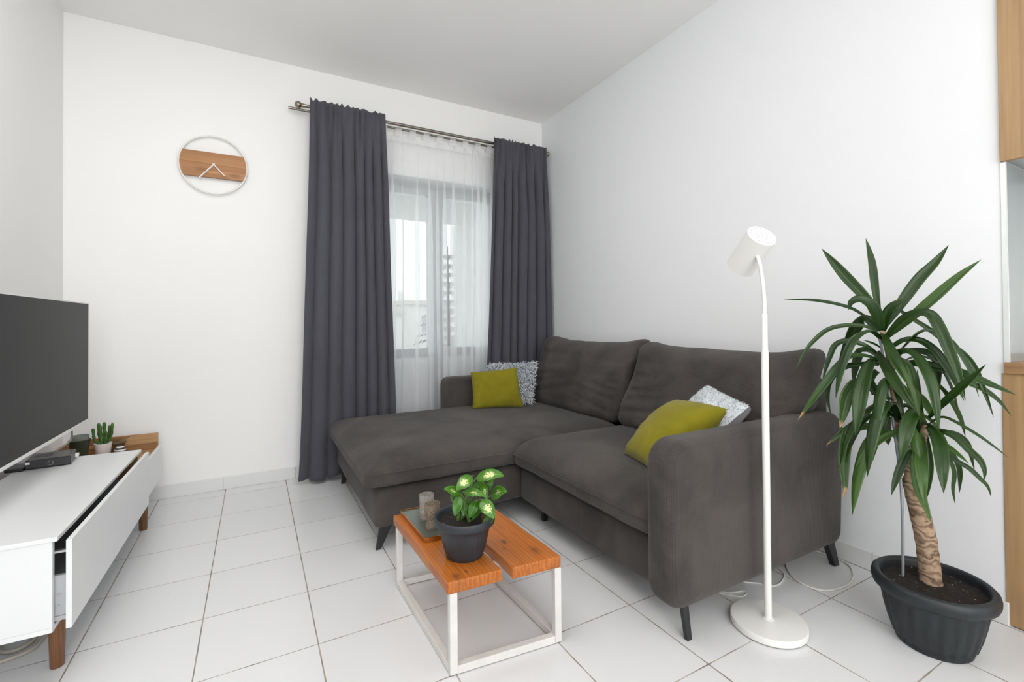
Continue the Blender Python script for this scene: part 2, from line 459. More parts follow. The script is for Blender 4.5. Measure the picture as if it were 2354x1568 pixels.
def dief_mat(name, lo, hi, base=((.028, .125, .004), (.085, .26, .010))):
    """glossy green blade with cream feathering along the midrib"""
    n = NT(name)
    uv = n.n('ShaderNodeTexCoord').outputs['UV']
    u, v, _ = (n.n('ShaderNodeSeparateXYZ', {0: uv}).outputs[i] for i in range(3))
    e = n.math('ABSOLUTE', n.math('SUBTRACT', u, .5))
    k = n.noise(n.n('ShaderNodeMapping', {'Vector': uv, 'Scale': (13, 15, 1), 'Rotation': (0, 0, .5)}).outputs[0], 1., 4, .65, .8)
    mid = n.math('SUBTRACT', 1., n.math('MULTIPLY', e, 2.6))
    vv = n.math('MULTIPLY', n.math('SINE', n.math('MULTIPLY', v, PI)), 1.)
    f = n.math('MULTIPLY', n.math('ADD', k, n.math('MULTIPLY', mid, .26)), vv)
    col = n.ramp(k, [(.3, base[0]), (.7, base[1])])
    col = n.mix(n.ramp(f, [(lo, (0, 0, 0)), (hi, (1, 1, 1))]), col, (.82, .86, .42))
    vein = n.math('LESS_THAN', e, .018)
    col = n.mix(n.math('MULTIPLY', vein, .5), col, (.25, .45, .06))
    b = n.bsdf(col, .28, Specular_IOR_Level=.5)
    t = n.n('ShaderNodeBsdfTranslucent', {'Color': n.mix(1., col, (1.0, 1.2, .6), 'MULTIPLY')})
    return n.done(n.n('ShaderNodeMixShader', {0: .2, 1: b, 2: t}))
M['dief'] = [dief_mat('plain green leaf', .95, 1.05, ((.016, .085, .003), (.05, .19, .007))), dief_mat('speckled leaf', .66, .76), dief_mat('cream feathered leaf', .55, .65)]
M['stem'] = plain('plant stem', (.09, .16, .03), .5, var=.3, vs=60)
M['cactus'] = plain('cactus flesh', (.045, .115, .018), .5, var=.45, vs=30, bump=.4, bs=90)
def shag_mat(name, dark, light, sc_):
    n = NT(name)
    k = n.noise(n.coord(), sc_, 3, .7)
    return n.done(n.bsdf(n.ramp(k, [(.32, dark), (.5, light), (.8, tuple(min(1, x * 1.1) for x in light))]), .9, Sheen_Weight=.3))
M['shag'] = shag_mat('grey white shag', (.20, .22, .27), (.72, .74, .77), 90.)
M['shag_base'] = plain('shag ground cloth', (.22, .24, .28), .95)
M['fleece'] = shag_mat('silver fleece', (.22, .25, .28), (.72, .75, .77), 110.)
def stripes():
    n = NT('black and white stripes')
    z = n.n('ShaderNodeSeparateXYZ', {0: n.n('ShaderNodeTexCoord').outputs['Object']}).outputs[2]
    a = n.math('GREATER_THAN', n.math('SINE', n.math('MULTIPLY', z, 2 * PI / .0145)), -.1)
    return n.done(n.bsdf(n.mix(a, (.75, .74, .72), (.015, .015, .016)), .45))
M['stripes'] = stripes()
M['render_wall'] = plain('exterior render', (.78, .78, .77), .9, var=.02)
M['far_wall'] = plain('hazy distant plaster', (.80, .79, .77), .9, var=.05)  # distance haze is put into the colour, walls paled
M['far_roof'] = plain('hazy distant roof tiles', (.62, .57, .53), .9, var=.1)  # roof colour paled for the haze
M['far_glass'] = plain('hazy distant window', (.42, .44, .46), .4)  # pane colour lifted for the same haze
M['hill'] = plain('scrub hillside', (.20, .22, .15), .95, var=.3, vs=.3)
M['far_tree'] = plain('conifer needles', (.10, .13, .085), .9, var=.3, vs=3)
M['far_trunk'] = plain('conifer trunk', (.10, .075, .05), .9)

# traced plant skeletons in metres (room coordinates)
YUCCA = [
  ([(-0.280,-2.594,1.027), (-0.286,-2.570,1.073), (-0.305,-2.499,1.175), (-0.330,-2.434,1.282)], 0.0341),
  ([(-0.270,-2.589,1.027), (-0.258,-2.573,1.118), (-0.239,-2.555,1.224), (-0.220,-2.529,1.314)], 0.0236),
  ([(-0.270,-2.606,0.993), (-0.246,-2.643,1.070), (-0.213,-2.681,1.151), (-0.182,-2.714,1.206), (-0.150,-2.739,1.263)], 0.0350),
  ([(-0.270,-2.610,0.954), (-0.264,-2.676,1.020), (-0.249,-2.735,1.087), (-0.226,-2.788,1.152), (-0.200,-2.832,1.200)], 0.0310),
  ([(-0.280,-2.591,0.982), (-0.312,-2.562,1.027), (-0.343,-2.521,1.062), (-0.387,-2.436,1.088), (-0.420,-2.343,1.094)], 0.0124),
  ([(-0.290,-2.602,0.977), (-0.317,-2.607,1.016), (-0.359,-2.602,1.065), (-0.392,-2.584,1.084), (-0.417,-2.571,1.074), (-0.440,-2.572,1.049)], 0.0358),
  ([(-0.280,-2.605,0.977), (-0.305,-2.625,1.032), (-0.311,-2.646,1.061), (-0.308,-2.672,1.076), (-0.300,-2.688,1.089)], 0.0284),
  ([(-0.290,-2.594,0.960), (-0.317,-2.578,0.988), (-0.354,-2.540,0.997), (-0.400,-2.490,0.983), (-0.440,-2.456,0.937), (-0.470,-2.439,0.892), (-0.500,-2.429,0.839)], 0.0158),
  ([(-0.270,-2.586,0.954), (-0.249,-2.553,1.004), (-0.240,-2.529,1.016), (-0.224,-2.490,0.980), (-0.206,-2.459,0.919), (-0.180,-2.408,0.815)], 0.0381),
  ([(-0.280,-2.614,0.960), (-0.297,-2.658,1.010), (-0.308,-2.697,1.033), (-0.319,-2.742,1.032), (-0.327,-2.768,0.994), (-0.337,-2.797,0.916), (-0.341,-2.816,0.855), (-0.340,-2.832,0.773)], 0.0309),
  ([(-0.260,-2.628,1.059), (-0.225,-2.662,1.020), (-0.194,-2.698,0.982), (-0.163,-2.737,0.934), (-0.143,-2.770,0.897), (-0.127,-2.792,0.851), (-0.110,-2.810,0.773), (-0.100,-2.826,0.697)], 0.0184),
  ([(-0.280,-2.622,0.916), (-0.284,-2.661,0.945), (-0.285,-2.704,0.946), (-0.282,-2.740,0.917), (-0.274,-2.764,0.872), (-0.261,-2.783,0.822), (-0.240,-2.798,0.759)], 0.0265),
  ([(-0.290,-2.626,0.895), (-0.319,-2.674,0.909), (-0.341,-2.712,0.902), (-0.366,-2.744,0.865), (-0.384,-2.766,0.824), (-0.398,-2.781,0.768), (-0.400,-2.790,0.684)], 0.0348),
  ([(-0.260,-2.619,0.893), (-0.242,-2.662,0.909), (-0.228,-2.704,0.905), (-0.219,-2.726,0.877), (-0.208,-2.721,0.801), (-0.200,-2.715,0.720)], 0.0230),
  ([(-0.270,-2.636,0.862), (-0.265,-2.687,0.871), (-0.258,-2.739,0.861), (-0.250,-2.791,0.847), (-0.238,-2.843,0.824), (-0.220,-2.908,0.790)], 0.0277),
  ([(-0.250,-2.619,0.865), (-0.206,-2.665,0.861), (-0.161,-2.723,0.841), (-0.128,-2.773,0.807), (-0.110,-2.810,0.783), (-0.098,-2.840,0.750), (-0.090,-2.864,0.707)], 0.0201),
  ([(-0.290,-2.593,0.893), (-0.333,-2.569,0.927), (-0.368,-2.531,0.941), (-0.387,-2.504,0.926), (-0.402,-2.493,0.886), (-0.415,-2.483,0.835), (-0.420,-2.477,0.800)], 0.0195),
  ([(-0.300,-2.597,0.877), (-0.343,-2.573,0.891), (-0.381,-2.546,0.889), (-0.416,-2.527,0.855), (-0.453,-2.509,0.806), (-0.483,-2.488,0.756), (-0.520,-2.445,0.666)], 0.0265),
  ([(-0.260,-2.585,0.874), (-0.229,-2.543,0.899), (-0.209,-2.500,0.896), (-0.188,-2.474,0.845), (-0.170,-2.456,0.769)], 0.0303),
  ([(-0.300,-2.602,0.866), (-0.324,-2.594,0.875), (-0.355,-2.588,0.852), (-0.410,-2.594,0.785), (-0.451,-2.600,0.699), (-0.460,-2.596,0.631)], 0.0408),
  ([(-0.300,-2.592,0.838), (-0.350,-2.575,0.806), (-0.379,-2.557,0.790), (-0.408,-2.547,0.752), (-0.432,-2.548,0.705), (-0.450,-2.545,0.647)], 0.0389),
  ([(-0.270,-2.585,0.858), (-0.246,-2.530,0.855), (-0.218,-2.458,0.840), (-0.199,-2.409,0.810), (-0.180,-2.373,0.760), (-0.161,-2.359,0.699), (-0.140,-2.360,0.632)], 0.0223),
  ([(-0.300,-2.593,0.905), (-0.360,-2.645,0.856), (-0.403,-2.688,0.811), (-0.429,-2.722,0.773), (-0.440,-2.752,0.739)], 0.0313),
  ([(-0.290,-2.609,0.966), (-0.336,-2.645,0.914), (-0.365,-2.678,0.870), (-0.377,-2.699,0.836), (-0.380,-2.716,0.798)], 0.0336),
  ([(-0.300,-2.731,0.701), (-0.323,-2.763,0.739), (-0.355,-2.812,0.793), (-0.385,-2.865,0.853), (-0.400,-2.895,0.889)], 0.0221),
  ([(-0.300,-2.718,0.678), (-0.338,-2.723,0.734), (-0.372,-2.731,0.794), (-0.400,-2.740,0.861)], 0.0158),
  ([(-0.280,-2.732,0.704), (-0.259,-2.709,0.735), (-0.239,-2.680,0.761), (-0.220,-2.645,0.771)], 0.0263),
  ([(-0.290,-2.608,0.624), (-0.328,-2.582,0.645), (-0.356,-2.556,0.643), (-0.378,-2.536,0.620), (-0.408,-2.537,0.563), (-0.434,-2.547,0.503), (-0.453,-2.559,0.445), (-0.460,-2.550,0.417)], 0.0352),
  ([(-0.280,-2.601,0.721), (-0.308,-2.579,0.712), (-0.356,-2.551,0.659), (-0.392,-2.517,0.617), (-0.420,-2.485,0.573)], 0.0212),
  ([(-0.270,-2.603,0.809), (-0.248,-2.607,0.752), (-0.230,-2.622,0.697), (-0.220,-2.636,0.660)], 0.0275),
  ([(-0.260,-2.604,0.814), (-0.218,-2.628,0.780), (-0.189,-2.653,0.726), (-0.180,-2.675,0.673)], 0.0255),
  ([(-0.270,-2.606,0.682), (-0.246,-2.590,0.637), (-0.230,-2.588,0.601), (-0.220,-2.588,0.571)], 0.0371),
  ([(-0.280,-2.584,0.836), (-0.310,-2.572,0.803), (-0.339,-2.608,0.765), (-0.360,-2.661,0.753)], 0.0315),
  ([(-0.250,-2.610,0.915), (-0.217,-2.609,0.959), (-0.210,-2.614,0.970), (-0.200,-2.612,0.947)], 0.0231),
  ([(-0.280,-2.599,0.915), (-0.308,-2.587,0.932), (-0.340,-2.570,0.945)], 0.0073),
  ([(-0.310,-2.717,0.680), (-0.352,-2.726,0.717), (-0.372,-2.720,0.721), (-0.403,-2.718,0.696), (-0.434,-2.720,0.656), (-0.448,-2.718,0.617), (-0.450,-2.714,0.580)], 0.0363),
  ([(-0.300,-2.715,0.621), (-0.326,-2.708,0.603), (-0.348,-2.695,0.592), (-0.380,-2.689,0.553), (-0.406,-2.682,0.505), (-0.420,-2.676,0.459)], 0.0233),
  ([(-0.310,-2.689,0.646), (-0.364,-2.677,0.653), (-0.412,-2.662,0.642), (-0.457,-2.645,0.615), (-0.485,-2.629,0.582), (-0.500,-2.613,0.544)], 0.0192),
  ([(-0.300,-2.648,0.734), (-0.312,-2.640,0.725), (-0.344,-2.632,0.680), (-0.365,-2.623,0.633), (-0.377,-2.615,0.583), (-0.380,-2.609,0.542)], 0.0141),
  ([(-0.320,-2.726,0.646), (-0.332,-2.724,0.645), (-0.371,-2.736,0.624), (-0.432,-2.757,0.584), (-0.474,-2.775,0.531), (-0.480,-2.782,0.472)], 0.0300),
  ([(-0.310,-2.727,0.673), (-0.322,-2.739,0.677), (-0.364,-2.771,0.658), (-0.403,-2.793,0.628), (-0.445,-2.811,0.574), (-0.460,-2.818,0.517)], 0.0347),
  ([(-0.300,-2.713,0.621), (-0.331,-2.705,0.584), (-0.356,-2.714,0.547), (-0.389,-2.734,0.490), (-0.409,-2.758,0.447), (-0.420,-2.775,0.408)], 0.0272),
  ([(-0.290,-2.721,0.639), (-0.309,-2.733,0.587), (-0.319,-2.738,0.548), (-0.328,-2.736,0.493), (-0.330,-2.731,0.445)], 0.0185),
  ([(-0.300,-2.729,0.644), (-0.308,-2.760,0.664), (-0.312,-2.779,0.664), (-0.317,-2.805,0.652), (-0.321,-2.832,0.624), (-0.322,-2.855,0.601), (-0.322,-2.865,0.572), (-0.320,-2.863,0.542)], 0.0203),
  ([(-0.300,-2.731,0.636), (-0.338,-2.770,0.639), (-0.366,-2.800,0.630), (-0.391,-2.834,0.616), (-0.400,-2.855,0.603)], 0.0210),
  ([(-0.290,-2.736,0.631), (-0.298,-2.765,0.604), (-0.300,-2.782,0.576), (-0.299,-2.790,0.540), (-0.292,-2.784,0.488), (-0.280,-2.785,0.440)], 0.0113),
  ([(-0.270,-2.729,0.632), (-0.238,-2.758,0.594), (-0.218,-2.771,0.558), (-0.203,-2.773,0.519), (-0.180,-2.764,0.450)], 0.0145),
  ([(-0.280,-2.733,0.634), (-0.273,-2.763,0.592), (-0.265,-2.790,0.570), (-0.255,-2.813,0.553), (-0.243,-2.833,0.526), (-0.232,-2.846,0.504), (-0.220,-2.850,0.472)], 0.0140),
  ([(-0.300,-2.732,0.682), (-0.312,-2.758,0.706), (-0.319,-2.780,0.712), (-0.328,-2.813,0.700), (-0.329,-2.853,0.676), (-0.319,-2.887,0.646), (-0.300,-2.910,0.618)], 0.0083),
  ([(-0.270,-2.732,0.821), (-0.236,-2.747,0.786), (-0.203,-2.760,0.739), (-0.173,-2.769,0.686), (-0.150,-2.772,0.629)], 0.0156),
  ([(-0.280,-2.722,0.646), (-0.239,-2.753,0.654), (-0.209,-2.775,0.643), (-0.183,-2.788,0.614), (-0.157,-2.787,0.570), (-0.130,-2.787,0.520)], 0.0131),
  ([(-0.290,-2.602,0.669), (-0.301,-2.594,0.667), (-0.313,-2.583,0.663), (-0.330,-2.571,0.652)], 0.0085),
  ([(-0.290,-2.623,0.829), (-0.326,-2.649,0.802), (-0.356,-2.673,0.769), (-0.375,-2.689,0.730), (-0.380,-2.697,0.690)], 0.0148),
]
TRUNK = [(-0.300,-2.730,0.201), (-0.297,-2.718,0.295), (-0.293,-2.701,0.385), (-0.290,-2.682,0.478), (-0.287,-2.664,0.573), (-0.283,-2.647,0.656), (-0.280,-2.634,0.741), (-0.280,-2.626,0.829), (-0.280,-2.615,0.918), (-0.280,-2.598,0.974)]
SHOOT = [(-0.290,-2.683,0.513), (-0.300,-2.703,0.584), (-0.305,-2.717,0.637), (-0.305,-2.727,0.680)]
STAKE = [(-0.330,-2.667,0.216), (-0.330,-2.669,0.353), (-0.325,-2.663,0.492), (-0.320,-2.651,0.603), (-0.310,-2.631,0.743), (-0.300,-2.610,0.888), (-0.295,-2.595,0.974)]
STEMS = [(-1.612,-1.993,0.378), (-1.591,-1.984,0.378), (-1.586,-2.018,0.378), (-1.566,-1.996,0.378)]
DIEF = [
  ((-1.5523, -2.0013, 0.5083), (-1.4889, -2.0766, 0.5316), 0.0426, 2),
  ((-1.5727, -2.0131, 0.5213), (-1.6298, -2.0212, 0.493), 0.0384, 2),
  ((-1.5996, -1.9861, 0.4604), (-1.6615, -1.9923, 0.4942), 0.0299, 1),
  ((-1.5184, -1.9854, 0.4813), (-1.5693, -1.9972, 0.4753), 0.0217, 0),
  ((-1.6003, -2.0087, 0.4752), (-1.5567, -2.0727, 0.4772), 0.0283, 1),
  ((-1.5346, -2.0109, 0.4929), (-1.5371, -2.049, 0.4541), 0.0238, 1),
  ((-1.5103, -2.0238, 0.4522), (-1.482, -2.0797, 0.4801), 0.0464, 1),
  ((-1.6176, -2.0219, 0.4679), (-1.6459, -2.0457, 0.4237), 0.0310, 0),
  ((-1.593, -2.0009, 0.439), (-1.6103, -2.0309, 0.4103), 0.0243, 0),
  ((-1.5648, -2.0394, 0.4526), (-1.6021, -2.0583, 0.4136), 0.0317, 0),
  ((-1.5763, -1.9643, 0.4339), (-1.5708, -2.0071, 0.4206), 0.0267, 0),
  ((-1.5563, -2.0324, 0.4251), (-1.5881, -2.0545, 0.404), 0.0234, 0),
  ((-1.5631, -2.0633, 0.4613), (-1.5436, -2.1135, 0.4204), 0.0397, 2),
  ((-1.5232, -2.0617, 0.4004), (-1.5669, -2.0775, 0.3916), 0.0256, 0),
  ((-1.6112, -1.9337, 0.4447), (-1.622, -1.9677, 0.4349), 0.0102, 0),
  ((-1.4935, -1.9993, 0.4952), (-1.5158, -2.0267, 0.4717), 0.0153, 0),
  ((-1.5564, -1.976, 0.4889), (-1.563, -2.0125, 0.5033), 0.0102, 1),
]

# ------------------------------------------------------------------ camera (16 mm lens, near level)
yaw, pitch, roll = 0.50433, 0.01107, -0.00826
cy_, sy_ = math.cos(yaw), math.sin(yaw)
fwd = Vector((sy_ * math.cos(pitch), cy_ * math.cos(pitch), math.sin(pitch)))
rt = Vector((cy_, -sy_, 0)); up = rt.cross(fwd)
r2 = rt * math.cos(roll) + up * math.sin(roll); u2 = up * math.cos(roll) - rt * math.sin(roll)
cam = bpy.data.cameras.new('camera')
co = bpy.data.objects.new('camera', cam); COL.objects.link(co)
mw = Matrix((r2, u2, -fwd)).transposed().to_4x4(); mw.translation = Vector((-2.1841, -3.3962, 1.0168))
co.matrix_world = mw
cam.sensor_width = 36; cam.sensor_fit = 'HORIZONTAL'; cam.lens = 1072.27 * 36 / 2354
cam.shift_y = -55.1 / 2354; cam.clip_start = .02
sc.camera = co

# ------------------------------------------------------------------ room shell
H = 2.736; W = -3.096; RY = -8.0
structure(MB().box((W - .1, RY - .1, -.1), (.76, .30, 0)), 'floor', M['floor'])
structure(MB().box((W - .1, RY - .1, H), (.76, .30, H + .12)), 'ceiling', M['ceiling'])
structure(MB().box((W - .1, RY - .1, 0), (W, .30, H)), 'wall_left', M['wall'])
DX0, DX1, DZ = -1.50, -.34, 2.11
wb = MB().box((W, 0, 0), (DX0, .30, H)).box((DX1, 0, 0), (.76, .30, H)).box((DX0, 0, DZ), (DX1, .30, H))
structure(wb, 'wall_back', M['wall'])
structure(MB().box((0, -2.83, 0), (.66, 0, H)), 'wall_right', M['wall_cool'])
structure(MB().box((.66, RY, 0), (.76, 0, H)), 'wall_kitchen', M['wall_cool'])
WX0, WX1, WZ0, WZ1 = -2.9, -1.1, .25, 2.45  # unseen rear opening, added to let light in from behind
wf = MB().box((W, RY - .1, 0), (WX0, RY, H)).box((WX1, RY - .1, 0), (.66, RY, H)).box((WX0, RY - .1, 0), (WX1, RY, WZ0)).box((WX0, RY - .1, WZ1), (WX1, RY, H))
structure(wf, 'wall_front', M['wall'])
sk = lambda lo, hi: MB().box(lo, hi)
structure(sk((W, -.010, 0), (DX0, 0, .076)).box((DX1, -.010, 0), (0, 0, .076)), 'baseboard_back', M['skirting'], bevel=.002)
structure(sk((-.010, -2.828, 0), (0, -.010, .076)), 'baseboard_right', M['skirting'], bevel=.002)
structure(sk((W, -7.9, 0), (W + .010, -.010, .076)), 'baseboard_left', M['skirting'], bevel=.002)

# balcony door: fixed frame, two glazed leaves with solid lower panels
door = structure(MB().box((DX0, .13, 0), (DX0 + .045, .20, DZ)).box((DX1 - .045, .13, 0), (DX1, .20, DZ)).box((DX0 + .045, .13, DZ - .035), (DX1 - .045, .20, DZ)).box((DX0 + .045, .13, 0), (DX1 - .045, .20, .03)), 'door_1', M['upvc'])
mid = -.925
for a, b in ((DX0 + .045, mid), (mid, DX1 - .045)):
    s = .062; z0, z1 = .032, DZ - .037
    lf = MB().box((a, .125, z0), (a + s, .185, z1)).box((b - s, .125, z0), (b, .185, z1)).box((a + s, .125, z0), (b - s, .185, z0 + .09)).box((a + s, .125, z1 - .055), (b - s, .185, z1)).box((a + s, .125, .76), (b - s, .185, .82))
    leafo = lf.build('door_leaf', M['upvc'], door, bevel=.003)
    MB().box((a + s, .145, z0 + .09), (b - s, .165, .76)).build('door_panel', M['upvc_panel'], leafo)
    MB().box((a + s, .150, .82), (b - s, .158, z1 - .055)).build('pane', M['pane'], leafo)
    if a > -1:
        hd = MB().box((a + .018, .112, 1.03), (a + .046, .125, 1.17)).tube([(a + .032, .118, 1.14), (a + .032, .075, 1.14), (a + .034, .072, 1.13), (a + .036, .072, 1.02)], .009, 8)
        hd.build('door_handle', M['upvc'], leafo, smooth_deg=50)

# ------------------------------------------------------------------ outside the door
structure(MB().box((-4, .31, -.2), (.6, 2.1, -.03)), 'balcony_floor', M['floor'])
structure(MB().box((-4, .31, 2.25), (.6, 2.1, 2.45)), 'balcony_ceiling', M['render_wall'])
structure(MB().box((.07, .31, -.03), (.6, 2.25, 2.25)), 'balcony_wall', M['render_wall'])
structure(MB().box((-200, 9, -9.2), (200, 260, -9)), 'hill_ground', M['hill'])
def house(x0, x1, y0, y1, zt, label):
    h = thing('apartment_house', label, 'building', ((x0 + x1) / 2, y0, -9))
    MB().box((x0, y0, -9), (x1, y1, zt)).build('walls', M['far_wall'], h)
    MB().box((x0 - .3, y0 - .3, zt), (x1 + .3, y1 + .3, zt + .35)).build('roof', M['far_roof'], h)
    k = int((x1 - x0) / 3)
    for i in range(k):
        x = x0 + (i + .5) * (x1 - x0) / k
        MB().box((x - .5, y0 - .06, zt - 2.2), (x + .5, y0, zt - .9)).build('window', M['far_glass'], h)
    return h
h1 = house(8.3, 12.6, 34, 42, 2.5, 'taller pale house with a chimney far beyond the balcony, seen through the net curtain')
MB().box((8.6, 36, 2.85), (9.0, 36.5, 3.75)).build('chimney', M['far_wall'], h1)
house(3.6, 8.0, 33, 39, 1.7, 'lower pale house far beyond the balcony, left of the house with the chimney')
tr = thing('conifer_tree', 'dark conifer with layered branches standing outside the balcony door', 'tree', (6.45, 19, -9))
MB().tube([(6.45, 19, -9), (6.5, 19, -2), (6.45, 19, 4.9)], lambda t: .22 * (1 - t) + .03, 8).build('trunk', M['far_trunk'], tr)
cb = MB()
for i in range(16):
    z = -2.3 + i * .45; L = 2.1 * (1 - i / 17.5) + .2
    for j in range(9):
        a = 2 * PI * (j + .37 * i) / 9 + rng.uniform(-.2, .2); l = L * rng.uniform(.75, 1.1)
        c0 = Vector((6.47, 19, z)); e = c0 + Vector((math.cos(a) * l, math.sin(a) * l, -.25 * l + rng.uniform(-.1, .1)))
        d = (e - c0); sd = Vector((-d.y, d.x, 0)).normalized()
        for q in range(7):
            p = c0 + d * (.2 + .8 * q / 6); w = .3 * (1.1 - q / 7)
            for sgn in (-1, 1):
                t_ = p + sd * (sgn * w) + d.normalized() * .22 + Vector((0, 0, -.12))
                cb.add([p, p + d * .07, t_, p + Vector((0, 0, .05))], [(0, 1, 2), (0, 2, 3)])
cb.build('crown', M['far_tree'], tr)

# ------------------------------------------------------------------ curtains and rods
fr = thing('curtain_rod', 'brushed nickel front curtain rod with ball ends above the door', 'curtain rod', (-1, -.12, 2.43))
MB().tube([(-1.90, -.12, 2.43), (-.055, -.12, 2.43)], .0115, 16).build('rod', M['brass'], fr, smooth_deg=50)
for x, s in ((-1.935, 1), (-.028, -1)):
    MB().ball((x, -.12, 2.43), .0225, 20).tube([(x + s * .018, -.12, 2.43), (x + s * .036, -.12, 2.43)], .0135, 16).build('finial', M['brass'], fr, smooth_deg=60)
for x in (-1.72, -.20):
    MB().tube([(x, -.12, 2.418), (x, -.001, 2.40)], .007, 8).box((x - .015, -.006, 2.37), (x + .015, 0, 2.43)).build('bracket', M['brass'], fr, smooth_deg=50)
rr = thing('curtain_rod', 'thinner rear rod with an open end carrying the net curtain', 'curtain rod', (-1, -.065, 2.422))
MB().tube([(-1.99, -.065, 2.422), (-.04, -.065, 2.422)], .0085, 14, caps=False).tube([(-1.99, -.065, 2.422), (-1.92, -.065, 2.422)], .0065, 12, caps=False).build('rod', M['brass'], rr, smooth_deg=50)
for x in (-1.66, -.24):
    MB().box((x - .008, -.068, 2.408), (x + .008, 0, 2.416)).build('bracket', M['brass'], rr)

def curtain(name, label, xl_top, xr_top, xl_bot, xr_bot, zt, zb, seed, nf):
    r = random.Random(seed)
    ph = [r.uniform(0, 6.28) for _ in range(8)]
    fw = [r.uniform(.6, 1.5) for _ in range(nf)]
    tot = sum(fw); edges = [0]
    for q in fw: edges.append(edges[-1] + q / tot)
    am = [r.uniform(.5, 1.2) for _ in range(nf + 1)]
    def fold(u):
        for k in range(nf):
            if u <= edges[k + 1] + 1e-9:
                t = (u - edges[k]) / (edges[k + 1] - edges[k])
                a = am[k] * (1 - t) + am[k + 1] * t
                return a, t, edges[k + 1] - edges[k]
        return am[-1], 1., 1. / nf
    def fn(u, v):
        z = zb + (zt - zb) * v
        top = max(0, (v - .74) / .26); top = top * top * (3 - 2 * top)
        a, t, fwid = fold(u)
        ridge = 2 * math.sqrt(math.cos(PI * t) ** 2 + .015) - 1            # broad rounded ridge, narrow valley
        low = -.054 * a * ridge + .005 * math.sin(2 * PI * u * nf * .5 + ph[0] + 1.2 * v)
        pl = 2 * PI * (u * nf * 1.75 + .35 * math.sin(9 * u + ph[5]) + .2 * math.sin(21 * u + ph[6]))
        hi = .012 * math.sin(pl) * (.7 + .5 * math.sin(13 * u + ph[7])) - .004
        y = -.142 + low * (1 - top) + (hi - .016) * top
        y += .006 * math.sin(5 * v + 9 * u + ph[2]) * (1 - v)
        e = v ** .8
        xl = xl_bot + (xl_top - xl_bot) * e; xr = xr_bot + (xr_top - xr_bot) * e
        back = .20 * fwid * (xr - xl) * math.sin(2 * PI * t) * a * (1 - top)
        x = xl + (xr - xl) * u + back + .004 * math.sin(7 * v + ph[3] + 5 * u) * (1 - v)
        if v > .982: z += .011 * (math.sin(pl + .8) * (.6 + .5 * math.sin(17 * u + ph[1]))) * (v - .982) / .018
        z += .010 * math.sin(2 * PI * u * 3 + ph[4]) * max(0, 1 - v * 12)
        return (x, min(y, -.084), z)
    mb = MB().grid(fn, nf * 22, 70)
    return single(mb, name, M['curtain'], label, 'curtain', 'charcoal blackout curtains', smooth_deg=180, solid=.0022)
curtain('blackout_curtain', 'wide charcoal blackout curtain to the left of the net curtain, reaching the floor', -1.868, -1.388, -1.952, -1.322, 2.466, .028, 4, 7)
curtain('blackout_curtain', 'charcoal blackout curtain in the room corner behind the sofa', -.548, -.052, -.672, -.018, 2.462, .03, 9, 7)

# net curtain hung on tabs
nc = thing('net_curtain', 'white sheer net curtain on fabric tabs between the two dark curtains', 'curtain', (-.95, -.065, 2.4))
def sheer_fn(z0, z1):
    def fn(u, v):
        z = z0 + (z1 - z0) * v
        s = u * 18.0 + .30 * math.sin(u * 9.1) + .22 * math.sin(u * 23 + 1.3)
        fall = 1 - .75 * max(0, (z - 1.75) / .6)
        ph = 2 * PI * s + .25 * math.sin(3 * z); tri = math.sin(ph) + .16 * math.sin(2 * ph + .6) - .10 * math.sin(3 * ph)
        x = -1.62 + 1.32 * u + .033 * fall * (1 + .30 * math.sin(u * 31 + 2)) * tri + .01 * math.sin(1.7 * z + 14 * u) * (2.4 - z) / 2.4
        y = -.060 + .011 * math.cos(2 * PI * s + .4) * fall + .004 * math.sin(2.2 * z + 11 * u)
        return (x, y, z)
    return fn
MB().grid(sheer_fn(.03, 2.335), 640, 30).build('net', M['sheer'], nc, smooth_deg=180)
MB().grid(sheer_fn(2.333, 2.372), 640, 2).build('heading_band', M['hem'], nc, smooth_deg=180)
for i in range(13):
    x = -1.585 + i * .1045
    def tab(u, v, x=x):
        t = v * 3; w = x + (u - .5) * .045
        if t < 1: return (w, -.0757, 2.366 + .056 * t)
        if t < 2: return (w, -.065 - .0107 * math.cos(PI * (t - 1)), 2.422 + .0107 * math.sin(PI * (t - 1)))
        return (w, -.0543, 2.422 - .056 * (t - 2))
    MB().grid(tab, 2, 21).build('tab', M['hem'], nc, smooth_deg=180)

# ------------------------------------------------------------------ wall clock
ck = thing('wall_clock', 'round wall clock, thin white ring around a wooden board with white hands', 'clock', (-2.4015, -.02, 1.9965))
cx, cz, R = -2.4015, 1.9945, .1765
MB().tube([(cx + R * math.cos(2 * PI * i / 96), -.022, cz + R * math.sin(2 * PI * i / 96)) for i in range(97)], .0052, 8, caps=False).build('ring', M['lamp'], ck, smooth_deg=60)
zt, zb = 2.068, 1.917
pl = []
for i in range(13):
    z = zb + (zt - zb) * i / 12; pl.append((cx + math.sqrt((R - .004) ** 2 - (z - cz) ** 2), z))
pl += [(2 * cx - a, b) for a, b in reversed(pl)]
n_ = len(pl)
MB().add([(a, -.030, b) for a, b in pl] + [(a, -.010, b) for a, b in pl], [tuple(range(n_)), tuple(range(2 * n_ - 1, n_ - 1, -1))] + [(i + n_, (i + 1) % n_ + n_, (i + 1) % n_, i) for i in range(n_)]).build('board', M['clock_wood'], ck, recalc=True)
MB().box((cx - .04, -.010, cz - .03), (cx + .04, 0, cz + .03)).build('movement', M['black_plastic'], ck)
MB().lathe((cx, -.030, cz), [(.0001, 0), (.008, 0), (.008, .008), (.004, .011), (.0001, .011)], 20, (0, -1, 0)).build('hub', M['white_metal'], ck, smooth_deg=40)
